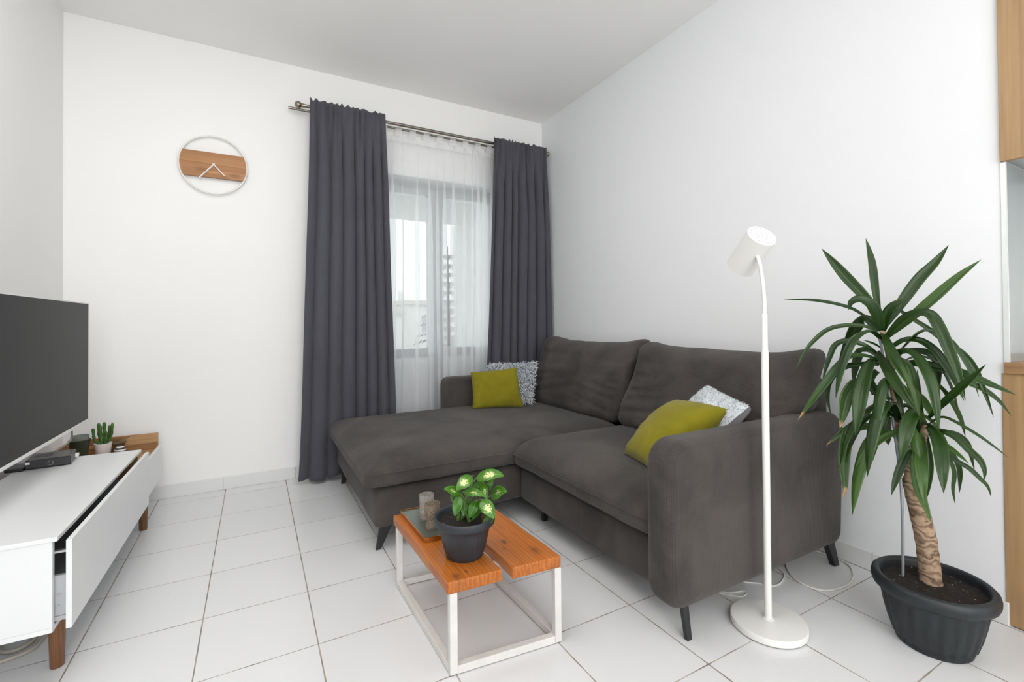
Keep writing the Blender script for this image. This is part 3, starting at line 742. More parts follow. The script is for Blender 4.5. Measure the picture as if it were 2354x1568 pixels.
def hand(name, tx, tz, w, y):
    d = Vector((tx - cx, 0, tz - cz)).normalized(); s_ = Vector((-d.z, 0, d.x))
    a = Vector((cx, y, cz)) - d * .006; b = Vector((tx, y, tz)); t = Vector((0, -.0016, 0))
    q = [a - s_ * w, a + s_ * w, b + s_ * w, b - s_ * w]
    mb = MB().add(q + [p + t for p in q], [(0, 1, 2, 3), (7, 6, 5, 4), (0, 4, 5, 1), (1, 5, 6, 2), (2, 6, 7, 3), (3, 7, 4, 0)])
    mb.build(name, M['white_metal'], ck, recalc=True)
hand('minute_hand', -2.4745, 1.906, .0036, -.034)
hand('hour_hand', -2.3415, 1.929, .0032, -.037)

# ------------------------------------------------------------------ corner sofa
sofa = thing('corner_sofa', 'dark taupe grey corner sofa with a chaise below the curtains', 'sofa', (-.9, -1.3, 0))
S = M['sofa']
def nz(p, s, seed=0): return noise.noise(Vector((p.x * s + seed, p.y * s - seed, p.z * s)))
def base_fn(p):
    q = p.copy(); k = max(0, (.17 - p.z) / .07)
    q.z += .004 * nz(p, 6); q.x += .004 * nz(p, 5, 3); q.y += .004 * nz(p, 5, 7)
    return q
MB().rbox((-1.722, -1.302, .105), (-.70, -.205, .280), .03, .05, base_fn).build('chaise_base', S, sofa, smooth_deg=180)
MB().rbox((-.992, -2.262, .105), (-.10, -1.304, .278), .028, .05, base_fn).build('seat_base', S, sofa, smooth_deg=180)
MB().rbox((-.17, -2.31, .12), (-.045, -.25, .772), .04, .05, base_fn).build('back_frame', S, sofa, smooth_deg=180)

def cushion_fn(x0, x1, y0, y1, z0, z1, drop, fy1=True, crown=.012, seed=0, wr=.003):
    def fn(p):
        q = p.copy()
        f = max(0, min(1, (p.z - z0) / (z1 - z0)))
        def d(t): return max(0, 1 - t / .20) ** 2
        dr = max(d(p.x - x0), d(p.y - y0) * .75, d(y1 - p.y) * (.8 if fy1 else .3))
        q.z -= drop * dr * f
        cxn = max(0, 1 - ((p.x - (x0 + x1) / 2) / ((x1 - x0) / 2)) ** 2); cyn = max(0, 1 - ((p.y - (y0 + y1) / 2) / ((y1 - y0) / 2)) ** 2)
        q.z += crown * cxn * cyn * f
        q.z += f * wr * (nz(p, 5, seed) + .6 * nz(p, 11, seed + 4))
        if p.x < x0 + .03 or p.y < y0 + .03:                       # piped seam under the rounded edge
            q.z += .004 * nz(p, 9, seed)
        return q
    return fn
f_ = cushion_fn(-1.772, -.30, -1.326, -.215, .290, .428, .055, True, .010, 1)
cc = MB().rbox((-1.772, -1.326, .290), (-.30, -.215, .428), .040, .03, f_).build('chaise_cushion', S, sofa, smooth_deg=180)
rail = [(-1.772, -.25 - .05 * i) for i in range(21)] + [(-1.766, -1.300), (-1.752, -1.316)] + [(-1.73 + .05 * i, -1.326) for i in range(14)]
MB().tube([f_(Vector((x, y, .386))) for x, y in rail], .0034, 8).build('piping', S, cc, smooth_deg=180)
f_ = cushion_fn(-1.040, -.30, -2.30, -1.30, .290, .430, .058, False, .010, 5)
cc = MB().rbox((-1.040, -2.262, .290), (-.30, -1.305, .430), .040, .03, f_).build('seat_cushion', S, sofa, smooth_deg=180)
rail = [(-1.0, -1.305), (-1.028, -1.312)] + [(-1.040, -1.33 - .05 * i) for i in range(19)]
MB().tube([f_(Vector((x, y, .388))) for x, y in rail], .0034, 8).build('piping', S, cc, smooth_deg=180)

def back_fn(y0, y1, z0, z1, seed):
    W_ = (y1 - y0) / 2; yc = (y0 + y1) / 2
    def fn(p):
        q = p.copy()
        v = (p.z - z0) / (z1 - z0); u = (p.y - yc) / W_
        front = max(0, min(1, (-.17 - p.x) / .08))
        bulge = (1 - u ** 4) * math.sin(PI * min(1, max(0, v * .95 + .05))) ** .7
        q.x -= front * .045 * bulge
        # corners stand up, the middle of the top sags
        q.z += (max(0, v - .6) / .4) * (.040 * abs(u) ** 4 - .012) * (1.0)
        q.z += .006 * v * nz(p, 8, seed)
        q.x += front * (.008 * nz(p, 6, seed) + .008 * nz(Vector((p.x, p.y * .4, p.z * 1.5)), 14, seed + 2))
        # creases pulled in near both ends
        for (c0, sl, ln) in ((.42, .10, .35), (.62, -.05, .30), (.30, .16, .45), (.14, .2, .6), (.76, .06, .22), (.52, .04, .18)):
            for sg in (-1, 1):
                t = 1 - sg * u
                if .10 < t < ln * 2.2:
                    dz = v - (c0 + sl * t + .03 * sg)
                    q.x += front * .017 * math.exp(-(dz / .017) ** 2) * (1 - t / (ln * 2.2)) * min(1, (t - .10) / .08)
        q.y += .012 * math.sin(v * 9 + seed) * abs(u) ** 6 * (1 if u < 0 else -1)
        if q.y < -2.0 or q.y > -.8:                                # squeezed between the armrests
            k = max(0, min(1, (.68 - p.z) / .10)); k = k * k * (3 - 2 * k)
            q.y = q.y * (1 - k) + max(-2.268, min(-.318, q.y)) * k
        q.x += -(.30 * (z1 - q.z)) + .04                          # leans back
        if seed == 8: q.y += .085 * max(0, 1 - v) * max(0, u)        # the cushions splay towards the seat
        else: q.y += .075 * max(0, 1 - v) * max(0, -u); q.x += .02 * max(0, -u) * max(0, 1 - v)
        return q
    return fn
for (y0, y1, zt_, sd) in ((-1.372, -.36, .892, 3), (-2.338, -1.378, .882, 8)):
    MB().rbox((-.275, y0, .415), (-.115, y1, zt_), .062, .013, back_fn(y0, y1, .415, zt_, sd)).build('back_cushion', S, sofa, smooth_deg=180)

def arm(y0, y1, x0, x1, z0, z1, rc, re, name):
    """upholstered slab: rounded profile in x/z, softly rolled long edges"""
    mb = MB()
    prof = []
    for (cxx, czz, a0) in ((x1 - rc, z0 + rc * .7, -90), (x1 - rc, z1 - rc, 0), (x0 + rc, z1 - rc, 90), (x0 + rc * .9, z0 + rc * .9, 180)):
        for i in range(9):
            a = math.radians(a0 + 90 * i / 8)
            k = rc * (.7 if a0 == -90 else .9 if a0 == 180 else 1)
            prof.append((cxx + k * math.cos(a), czz + k * math.sin(a)))
    cx_, cz_ = (x0 + x1) / 2, (z0 + z1) / 2
    rings = []
    n = len(prof)
    for i in range(7):
        a = PI / 2 * (6 - i) / 6; rings.append((y0 + re * (1 - math.sin(a)), re * (1 - math.cos(a))))
    for i in range(7):
        a = PI / 2 * i / 6; rings.append((y1 - re * (1 - math.sin(a)), re * (1 - math.cos(a))))
    vs = []
    def inset(p, d):
        i = prof.index(p); a, b = prof[i - 1], prof[(i + 1) % n]
        t = Vector((b[0] - a[0], b[1] - a[1])).normalized()
        return (p[0] - t.y * d, p[1] + t.x * d)
    for y, d in rings:
        for p in prof:
            q = inset(p, d); vs.append(Vector((q[0], y, q[1])))
    fs = [(i * n + k, i * n + (k + 1) % n, (i + 1) * n + (k + 1) % n, (i + 1) * n + k) for i in range(len(rings) - 1) for k in range(n)]
    fs += [tuple(range(n - 1, -1, -1)), tuple(range((len(rings) - 1) * n, len(rings) * n))]
    vs = [v + Vector((.003 * nz(v, 5), .0006 * nz(v, 6, 2), .003 * nz(v, 4, 5))) for v in vs]
    return mb.add(vs, fs).build(name, S, sofa, smooth_deg=60, recalc=True)
arm(-2.375, -2.262, -1.075, -.055, .108, .640, .085, .036, 'armrest')
arm(-.315, -.195, -1.022, -.055, .108, .628, .055, .03, 'armrest')
def blade_leg(tx, ty, bx, by, w0, w1, th, dx=0):
    """flat tapered metal leg: wide under the frame, narrow and splayed at the floor"""
    bot = [(bx - w1, by - th, 0), (bx + w1, by - th, 0), (bx + w1, by + th, 0), (bx - w1, by + th, 0)]
    top = [(tx - w0, ty - th, .118), (tx + w0, ty - th, .118), (tx + w0, ty + th, .118), (tx - w0, ty + th, .118)]
    MB().hexa(bot, top).build('leg', M['black'], sofa, bevel=.0015)
blade_leg(-1.655, -1.245, -1.70, -1.255, .034, .011, .006)
blade_leg(-1.665, -.275, -1.695, -.268, .03, .011, .006)
blade_leg(-.972, -2.33, -.974, -2.35, .014, .010, .008)
blade_leg(-.115, -2.325, -.080, -2.335, .026, .015, .012)
blade_leg(-.885, -1.37, -.885, -1.37, .018, .013, .011)
blade_leg(-.12, -.28, -.09, -.26, .026, .015, .012)

# ------------------------------------------------------------------ scatter cushions
def pillow_pts(c, T, pull=.05, bdir=None):
    c = [Vector(p) for p in c]
    def at(u, v, side):
        # u,v in -1..1 ; c = (-1,-1) (1,-1) (1,1) (-1,1)
        uu = u * (1 - pull * (1 - v * v)); vv = v * (1 - pull * (1 - u * u))
        a, b = (uu + 1) / 2, (vv + 1) / 2
        p = c[0] * (1 - a) * (1 - b) + c[1] * a * (1 - b) + c[2] * a * b + c[3] * (1 - a) * b
        N = (c[1] - c[0]).cross(c[3] - c[0]).normalized()
        h = T * (max(0, (1 - u ** 2)) * max(0, (1 - v ** 2))) ** .42
        if side < 0 and bdir: return p + Vector(bdir) * h
        return p + N * (h * side)
    return at
def pillow(name, c, T, mat, label, group, seed=0, wr=.006, n=34, back_mat=None, pull=.05, bdir=None):
    at = pillow_pts(c, T, pull, bdir)
    t = thing(name, label, 'cushion', tuple(sum((Vector(p) for p in c), Vector()) / 4), group)
    mb = MB()
    for side in (1, -1):
        def fn(a, b):
            u = math.copysign(abs(2 * a - 1) ** .85, 2 * a - 1); v = math.copysign(abs(2 * b - 1) ** .85, 2 * b - 1)
            p = at(u, v, side)
            e = 1 - max(abs(u), abs(v))
            w = wr * min(1, e * 5) * (noise.noise(p * 14 + Vector((seed, 0, 0))) + .5 * noise.noise(p * 30))
            pk = wr * .8 * math.sin(22 * u + seed) * max(0, abs(v) - .6) * min(1, e * 12) + wr * .8 * math.sin(20 * v + seed) * max(0, abs(u) - .6) * min(1, e * 12)
            N = (at(u * .9, v * .9, side) - at(u * .9, v * .9, 0)).normalized() if e > .02 else Vector()
            return p + N * (w + pk)
        base = len(mb.v)
        mb2 = MB().grid(fn, n, n)
        fs = mb2.f if side > 0 else [tuple(reversed(f)) for f in mb2.f]
        mb.add(mb2.v, fs, None, 1 if (side < 0 and back_mat) else 0)
    me = mb.build('cover', [mat, back_mat] if back_mat else mat, t, smooth_deg=180)
    b = bmesh.new(); b.from_mesh(me.data); bmesh.ops.remove_doubles(b, verts=b.verts[:], dist=.0004); b.to_mesh(me.data); b.free()
    return t, at
G = 'scatter cushions on the sofa'
pillow('scatter_cushion', [(-.903, -.512, .432), (-.567, -.627, .430), (-.585, -.565, .704), (-.882, -.440, .676)], .062, M['olive'], 'olive green cushion in front of the shaggy one by the curtains', G, 2)
t2, at2 = pillow('shaggy_cushion', [(-.83, -.392, .436), (-.462, -.565, .440), (-.40, -.525, .730), (-.690, -.345, .715)], .07, M['shag_base'], 'grey and white long shag cushion behind the olive one on the chaise', G, 5, .003)
def pile(at, parent, name, mat, count, ln, w, seed, both=True, droop=.35):
    r = random.Random(seed); mb = MB()
    for _ in range(count):
        u, v = r.uniform(-1, 1), r.uniform(-1, 1)
        side = 1 if (not both or r.random() < .72) else -1
        p = at(u, v, side); c0 = at(u * .8, v * .8, 0)
        N = (p - c0).normalized() if (p - c0).length > 1e-5 else Vector((0, 0, 1))
        Nf = (at(0, 0, side) - at(0, 0, 0)).normalized()
        d = (N * .5 + Nf * .7 + Vector((r.uniform(-.6, .6), r.uniform(-.6, .6), r.uniform(-.6, .5) - droop))).normalized()
        s = d.cross(Vector((r.uniform(-1, 1), r.uniform(-1, 1), r.uniform(-1, 1)))).normalized()
        L = ln * r.uniform(.6, 1.15); q = p + d * L * .55; e = p + d * L + Vector((0, 0, -L * .25))
        ww = w * r.uniform(.7, 1.2)
        mb.add([p - s * ww * .6, p + s * ww * .6, q + s * ww, q - s * ww, e], [(0, 1, 2, 3), (3, 2, 4)])
    return mb.build(name, mat, parent, kind='stuff')
pile(at2, t2, 'shag_pile', M['shag'], 5200, .034, .0024, 3)
pillow('scatter_cushion', [(-.778, -1.850, .440), (-.862, -2.105, .440), (-.548, -2.190, .666), (-.512, -1.902, .650)], .092, M['olive'], 'olive green cushion propped on the near armrest', G, 7, .007)
t4, at4 = pillow('fleece_cushion', [(-.66, -1.90, .475), (-.70, -2.14, .480), (-.425, -2.200, .668), (-.40, -1.984, .726)], .058, M['fleece'], 'silver fleece cushion with plain grey back, behind the olive one at the armrest', G, 9, .004, back_mat=M['grey_cotton'], bdir=(1.0, -1.25, -.25))
pile(at4, t4, 'fleece_pile', M['fleece'], 11000, .009, .0009, 5, False, .1)
# ------------------------------------------------------------------ coffee table
ct = thing('coffee_table', 'low coffee table with two orange stained boards on a white steel frame', 'table', (-1.5, -1.85, 0))
TO = Vector((-1.7135, -1.575, 0)); TV = Vector((.024, -1, 0)).normalized(); TU = Vector((1, .024 - .09, 0)).normalized()
def tw(u, v, z): return tuple(TO + TU * u + TV * v + Vector((0, 0, z)))
def board(u0, u1, v0, v1, skew=0):
    mb = MB()
    r = .0035
    mb.rbox((u0, v0, .235), (u1, v1, .270), r, .045, lambda p: Vector(tw(p.x + .0012 * math.sin(p.y * 31), p.y + skew * (p.x - u0), p.z + .0012 * nz(p, 9, u0 * 7))))
    return mb.build('board', M['orange_wood'], ct, smooth_deg=50, recalc=True)
board(0, .171, 0, .552); board(.203, .371, .018, .558, .02)
def bar(a, b, w=.0115):
    """square steel tube between two points"""
    a, b = Vector(a), Vector(b); d = (b - a).normalized()
    s = d.cross(Vector((0, 0, 1))) if abs(d.z) < .9 else Vector(TU)
    s.normalize(); t = d.cross(s).normalized()
    q = [s * w + t * w, -s * w + t * w, -s * w - t * w, s * w - t * w]
    return MB().add([a + x for x in q] + [b + x for x in q], [(3, 2, 1, 0), (4, 5, 6, 7)] + [(i, (i + 1) % 4, 4 + (i + 1) % 4, 4 + i) for i in range(4)])
cs = {}
for nm, (u, v) in dict(a=(.018, .016), b=(.018, .540), c=(.358, .016), d=(.358, .552)).items():
    cs[nm] = (u, v)
    lg = bar(tw(u, v, .003), tw(u, v, .236)).build('leg', M['white_metal'], ct, bevel=.0015, recalc=True)
    MB().lathe(tw(u, v, 0), [(.009, 0), (.009, .004)], 12).build('foot_pad', M['black_plastic'], lg)
for p, q in ('ab', 'cd', 'ac', 'bd'):
    for z in ((.014,) if p + q in ('ab', 'cd', 'ac', 'bd') else ()):
        a, b = Vector(tw(*cs[p], z)), Vector(tw(*cs[q], z)); d = (b - a).normalized() * .0115
        bar(a + d, b - d).build('rail', M['white_metal'], ct, bevel=.0015, recalc=True)
for v_ in (.11, .42):
    bar(tw(.018, v_, .2245), tw(.358, v_, .2245), .0105).build('cross_rail', M['white_metal'], ct, bevel=.0015, recalc=True)

# smoked mirror tray with a copper rim
ty = thing('mirror_tray', 'smoked mirror tray with copper rim on the left board of the table', 'tray', (-1.608, -1.72, .27))
def rounded_loop(u0, u1, v0, v1, r, z, k=6):
    out = []
    for cu, cv, a0 in ((u1 - r, v1 - r, 0), (u0 + r, v1 - r, 90), (u0 + r, v0 + r, 180), (u1 - r, v0 + r, 270)):
        for i in range(k + 1):
            a = math.radians(a0 + 90 * i / k); out.append(tw(cu + r * math.cos(a), cv + r * math.sin(a), z))
    return out
U0, U1, V0, V1 = .024, .166, .004, .285
loops = [rounded_loop(U0, U1, V0, V1, .014, .2705), rounded_loop(U0, U1, V0, V1, .014, .287), rounded_loop(U0 + .003, U1 - .003, V0 + .003, V1 - .003, .012, .287), rounded_loop(U0 + .003, U1 - .003, V0 + .003, V1 - .003, .012, .278)]
n_ = len(loops[0])
mb = MB().add(sum(loops, []), [tuple(range(n_))] + [(j * n_ + i, j * n_ + (i + 1) % n_, (j + 1) * n_ + (i + 1) % n_, (j + 1) * n_ + i) for j in range(3) for i in range(n_)])
mb.build('rim', M['copper'], ty, smooth_deg=40, recalc=True)
MB().add(rounded_loop(U0 + .003, U1 - .003, V0 + .003, V1 - .003, .012, .2765) + rounded_loop(U0 + .003, U1 - .003, V0 + .003, V1 - .003, .012, .2830), [tuple(range(n_ - 1, -1, -1)), tuple(range(n_, 2 * n_))] + [(i, (i + 1) % n_, n_ + (i + 1) % n_, n_ + i) for i in range(n_)]).build('mirror', M['mirror'], ty, recalc=True)
def vessel(name, label, c, prof_out, wall, mat, fill, sand_h, group):
    t = thing(name, label, 'candle holder', c, group)
    inner = [(max(.0005, r - wall), max(h, .006)) for r, h in reversed(prof_out)]
    MB().lathe(c, [(.0005, 0)] + prof_out + inner[:-1] + [(.0005, .006)], 36).build('glass', mat, t, smooth_deg=50, recalc=True)
    MB().lathe(c, [(.0005, .0065), (sand_h[1], .0065), (sand_h[2], sand_h[0]), (.0005, sand_h[0] + .002)], 28).build('sand', fill, t, smooth_deg=50, recalc=True)
vessel('candle_glass', 'tall straight frosted candle glass at the back of the mirror tray', (-1.622, -1.706, .2832), [(.024, 0), (.026, .004), (.0265, .05), (.0275, .093)], .0022, M['frost'], M['sand'], (.028, .0228, .0235), 'candle glasses on the tray')
vessel('candle_glass', 'brown speckled footed candle glass in front on the mirror tray', (-1.6285, -1.787, .2832), [(.024, 0), (.025, .004), (.0245, .016), (.0185, .030), (.0215, .037), (.0262, .048), (.0275, .065), (.028, .088)], .0024, M['frost_brown'], M['sand'], (.024, .0215, .018), 'candle glasses on the tray')

# ------------------------------------------------------------------ leaves
def blade(mb, pts, width, hint, prof, sub=5, fold=.18, side=None, nu=4):
    P = smooth([Vector(p) for p in pts], sub)
    m = len(P) - 1
    L = [0]
    for i in range(m): L.append(L[-1] + (P[i + 1] - P[i]).length)
    vs = []; us = []
    for i, p in enumerate(P):
        t = L[i] / L[-1]
        T = (P[min(i + 1, m)] - P[max(i - 1, 0)]).normalized()
        h = hint(t) if callable(hint) else hint
        s = T.cross(h) if side is None else side - T * side.dot(T)
        s = s.normalized() if s.length > 1e-4 else T.orthogonal().normalized()
        nrm = s.cross(T).normalized()
        w = width * prof(t) * .5
        for k in range(nu + 1):
            q = 2 * k / nu - 1
            vs.append(p + s * (q * w) + nrm * (fold * w * (abs(q) - .4) * 1.2)); us.append(((q + 1) / 2, t))
    fs = [(i * (nu + 1) + k, i * (nu + 1) + k + 1, (i + 1) * (nu + 1) + k + 1, (i + 1) * (nu + 1) + k) for i in range(m) for k in range(nu)]
    return mb.add(vs, fs, us)
def yprof(t):
    if t < .5: return .42 + .58 * math.sin(PI * t)
    return max(.012, (1 - ((t - .5) / .5) ** 2.1))
def dprof(t):
    return max(.01, math.sin(PI * min(1, t ** .78)) ** .78 if t < .999 else .01)

# ------------------------------------------------------------------ potted plant on the coffee table
PC = Vector((-1.592, -1.995, .2705))
pp_ = thing('potted_dieffenbachia', 'small potted plant with cream speckled leaves in a slate pot on the table', 'potted plant', tuple(PC))
ribs = lambda q, r, h: r * (1 + (.012 * math.cos(30 * q) if .012 < h < .096 else 0))
MB().lathe(PC, [(.0005, 0), (.058, 0), (.0605, .003), (.0615, .012), (.067, .028), (.0735, .055), (.079, .080), (.083, .098), (.086, .1005), (.0945, .102), (.097, .105), (.0985, .112), (.099, .122), (.0985, .127), (.096, .129), (.0915, .1275), (.088, .122), (.084, .102), (.0005, .100)], 120, mod=ribs).build('pot', M['anthracite2'], pp_, smooth_deg=50)
MB().grid(lambda u, v: tuple(PC + Vector((.0862 * v * math.cos(2 * PI * u), .0862 * v * math.sin(2 * PI * u), .1105 + .004 * noise.noise(Vector((9 * v * math.cos(2 * PI * u), 9 * v * math.sin(2 * PI * u), 0)))))), 40, 12).build('soil', M['soil'], pp_, smooth_deg=180)
rg = random.Random(5)
for i, (b, t, wd, kind) in enumerate(DIEF):
    b, t = Vector(b), Vector(t); d = t - b
    hint = Vector((-.42 + rg.uniform(-.2, .2), -.62 + rg.uniform(-.15, .15), .62 + rg.uniform(-.2, .2))).normalized()
    mid_ = b + d * .5 + hint * .10 * d.length
    MB_ = blade(MB(), [b, b + d * .22 + hint * .06 * d.length, mid_, b + d * .78 + hint * .06 * d.length, t - Vector((0, 0, .06 * d.length))], wd * 1.06, hint, dprof, 5, .16, nu=8)
    lo = MB_.build('leaf', M['dief'][kind], pp_, smooth_deg=180, solid=.0006)
    if kind == 2: lo['label'] = 'cream feathered leaf'
    root = STEMS[i % 4]
    c0 = Vector(root) + Vector((rg.uniform(-.006, .006), rg.uniform(-.006, .006), 0))
    h_ = (c0 + b) / 2 + Vector((0, 0, .012)) + (b - PC) * .05
    MB().tube([c0, h_, b - d * .02, b + d * .12 + hint * .02 * d.length], lambda t_: .0026 - .0013 * t_, 6, sub=5).build('leaf_stalk', M['stem'], pp_, smooth_deg=180)
MB().add([(-1.5592, -2.0502, .385), (-1.545, -2.062, .383), (-1.552, -2.058, .415), (-1.5585, -2.0525, .408)], [(0, 1, 2, 3)]).build('dry_leaf', M['brown_box'], pp_, solid=.001, label='curled brown dead leaf')

# ------------------------------------------------------------------ yucca in the big round pot
YC = Vector((-.322, -2.740, 0))
yu = thing('potted_yucca', 'tall yucca with drooping green leaves in a large anthracite pot by the wall', 'potted plant', tuple(YC))
def yr(q, r, h):
    if .012 < h < .150:
        k = math.cos(22 * q)
        return r * (1 + .016 * max(-1, min(1, 2.2 * k)))
    return r
MB().lathe(YC, [(.0005, 0), (.090, 0), (.0935, .003), (.0945, .018), (.1005, .022), (.112, .060), (.121, .100), (.1275, .138), (.1285, .152), (.1310, .156), (.1425, .160), (.1500, .165), (.1535, .175), (.1540, .186), (.1515, .196), (.1460, .2015), (.1385, .2025), (.1325, .199), (.1300, .192), (.1270, .160), (.0005, .15)], 132, mod=yr).build('pot', M['anthracite'], yu, smooth_deg=45)
MB().grid(lambda u, v: tuple(YC + Vector((.1295 * v * math.cos(2 * PI * u), .1295 * v * math.sin(2 * PI * u), .176 + .006 * noise.noise(Vector((8 * v * math.cos(2 * PI * u), 8 * v * math.sin(2 * PI * u), 0))) + .004 * (1 - v)))), 56, 16).build('soil', M['soil'], yu, smooth_deg=180)
tk = [Vector(p) for p in TRUNK]; tk[0].z = .165
def trad(t):
    r = .0285 - .004 * t if t < .34 else (.0285 - .004 * .34) * (1 - (t - .34) / .66) + .0125 * ((t - .34) / .66)
    return max(.010, r if t < .36 else r * .62)
mb = MB()
P = smooth(tk, 8); m = len(P) - 1
mb.tube(P, lambda t: trad(t) * (1 + .07 * noise.noise(Vector((t * 45, 0, 3))) + .02 * math.sin(t * 160)), 18)
mb.build('trunk', M['bark'], yu, smooth_deg=60)
MB().tube(SHOOT, lambda t: .013 - .003 * t, 12, sub=4).build('side_shoot', M['bark'], yu, smooth_deg=180)
st = [Vector(p) for p in STAKE]; st[0].z = .172
MB().tube(st, .0042, 10, sub=4).build('support_stake', M['stake'], yu, smooth_deg=60)
tp = Vector(TRUNK[6])
MB().tube([tp + Vector((.022 * math.cos(a / 8 * 2 * PI) - .012, .026 * math.sin(a / 8 * 2 * PI) + .008, .004 * math.sin(a))) for a in range(9)] + [tp + Vector((-.055, .045, .02))], .0022, 6, sub=4).build('tie_wire', M['tie'], yu, smooth_deg=180)
dry = {17, 20, 27, 28}; young = {3, 17, 26, 27, 30, 37, 39, 41, 44, 29, 24 + 20}
ry = random.Random(3)
for i, (pts, wd) in enumerate(YUCCA):
    if i == 33: continue
    h0 = Vector((-.80 + ry.uniform(-.3, .3), -.48 + ry.uniform(-.35, .35), .32 + ry.uniform(-.25, .3)))
    mb = blade(MB(), pts, wd * 1.04, h0.normalized(), yprof, 6, .34, nu=6)
    lo = mb.build('leaf', M['leaf_dry'] if i in dry else M['leaf_young'] if i in young else M['leaf'], yu, smooth_deg=180, solid=.0009)
    if i in dry: lo['label'] = 'leaf with dried brown tip'

# shorter inner leaves that fill the two crowns
rz = random.Random(21)
for i in range(13):
    low_ = i >= 8
    b0 = Vector((-.30, -2.655, rz.uniform(.60, .68))) if low_ else Vector((-.281, -2.607 - .05 * rz.random(), rz.uniform(.66, .95)))
    a_ = rz.uniform(0, 2 * PI); ca, sa = math.cos(a_), math.sin(a_)
    L_ = rz.uniform(.17, .27)
    if ca > .2: ca *= .45
    if sa < -.3: L_ *= .8
    out = Vector((ca, sa, 0))
    lift = rz.uniform(.10, .45)
    p_ = [b0, b0 + out * L_ * .28 + Vector((0, 0, L_ * lift)), b0 + out * L_ * .62 + Vector((0, 0, L_ * (lift - .12))), b0 + out * L_ * .85 + Vector((0, 0, L_ * (lift - .55))), b0 + out * L_ * .95 + Vector((0, 0, L_ * (lift - 1.0)))]
    hh = lambda t, o=out: (Vector((0, 0, 1)) * (1 - t) + o * (.2 + t)).normalized()
    blade(MB(), p_, rz.uniform(.030, .042), hh, yprof, 6, .34, side=Vector((-out.y, out.x, 0)), nu=6).build('leaf', M['leaf'] if i % 4 else M['leaf_young'], yu, smooth_deg=180, solid=.0009)

# ------------------------------------------------------------------ floor lamp
fl = thing('floor_lamp', 'white floor lamp with a tilted cylinder shade standing in front of the sofa arm', 'floor lamp', (-.693, -2.438, 0))
LC = Vector((-.6925, -2.4375, 0))
MB().lathe(LC, [(.0005, 0), (.105, 0), (.106, .003), (.1045, .004)], 64).build('felt_ring', M['dark'], fl, smooth_deg=40)
MB().lathe(LC, [(.0005, .0035), (.112, .0035), (.1145, .006), (.115, .022), (.1135, .0255), (.110, .0265), (.0005, .0268)], 96).build('base', M['lamp'], fl, smooth_deg=40)
pt = Vector((-.7025, -2.4453, 1.0326)); pb = Vector((-.6925, -2.4375, .026)); pm = pb + (pt - pb) * .885
MB().lathe(pb, [(.0005, 0), (.0165, 0), (.0165, .003), (.0130, .005)], 28).build('socket', M['lamp'], fl, smooth_deg=40)
MB().tube([pb, pb + (pt - pb) * .3, pb + (pt - pb) * .6, pm], .0112, 20).build('lower_pole', M['lamp'], fl, smooth_deg=60)
MB().tube([pm - Vector((0, 0, .002)), pt], .0096, 20).build('upper_pole', M['lamp'], fl, smooth_deg=60)
NK = smooth([pt, Vector((-.7024, -2.4459, 1.0832)), Vector((-.7053, -2.4414, 1.1557)), Vector((-.7110, -2.4370, 1.2050)), Vector((-.7128, -2.4300, 1.2288)), Vector((-.7090, -2.4180, 1.2380))], 40)
MB().tube(NK, lambda t: .0064 + .00035 * math.sin(t * 2 * PI * 44), 14).build('gooseneck', M['lamp'], fl, smooth_deg=180)
MB().lathe(pt - Vector((0, 0, .008)), [(.0005, 0), (.0100, 0), (.0100, .010), (.0070, .014), (.0005, .014)], 20).build('neck_collar', M['lamp'], fl, smooth_deg=40)
TT, TB = Vector((-.7070, -2.4445, 1.2986)), Vector((-.6701, -2.3381, 1.2063))
ax = (TT - TB).normalized(); SL = (TT - TB).length; SR = .0485
MB().lathe(TB, [(SR - .0015, 0), (SR, 0), (SR, SL - .002), (SR - .002, SL), (.0005, SL), (.0005, SL - .002), (SR - .0025, SL - .003), (SR - .0015, .001)], 64, ax).build('shade', M['lamp'], fl, smooth_deg=40)
shade_ = [o for o in fl.children if o.name == 'shade'][0]
X_ = ax.orthogonal().normalized(); Y_ = ax.cross(X_)
vh = MB()
for rr_, k in ((0, 1), (.018, 8), (.038, 16)):
    for i in range(k):
        a = 2 * PI * i / k + .2
        c = TB + ax * (SL + .0002) + X_ * (rr_ * math.cos(a)) + Y_ * (rr_ * math.sin(a))
        vh.lathe(c, [(.0001, 0), (.0013, 0), (.0001, .0002)], 8, ax)
vh.build('vent_holes', M['dark'], shade_)
MB().ball(TB + ax * .03, .02, 16).build('bulb', M['frost'], shade_, smooth_deg=180)

# ------------------------------------------------------------------ white cables on the floor by the sofa
def cord(name, pts, r, label, mat='cable', z=.0035):
    P = [Vector((p[0], p[1], p[2] if len(p) > 2 else z)) for p in pts]
    return single(MB().tube(P, r, 8, sub=8), name, M[mat], label, 'cable', 'floor cables', smooth_deg=180)
cord('extension_cable', [(-.25, -1.9), (-.18, -2.10), (-.20, -2.19), (-.299, -2.272), (-.341, -2.335), (-.339, -2.391), (-.305, -2.427), (-.214, -2.442), (-.131, -2.427), (-.064, -2.391), (-.032, -2.356), (-.028, -2.30), (-.05, -2.1)], .0036, 'white cable looping out beside the rear sofa leg towards the big pot')
cord('extension_cable', [(-.55, -2.1), (-.53, -2.22), (-.483, -2.268), (-.474, -2.297), (-.424, -2.309), (-.365, -2.293), (-.327, -2.267), (-.308, -2.20), (-.33, -2.0)], .0024, 'thin white cable loop under the armrest behind the lamp pole', z=.0025)
cord('extension_cable', [(-.70, -2.1), (-.66, -2.23), (-.615, -2.262), (-.590, -2.268), (-.584, -2.283), (-.604, -2.291), (-.635, -2.28), (-.69, -2.2)], .003, 'short white cable end peeking out under the armrest near the lamp base', z=.003)
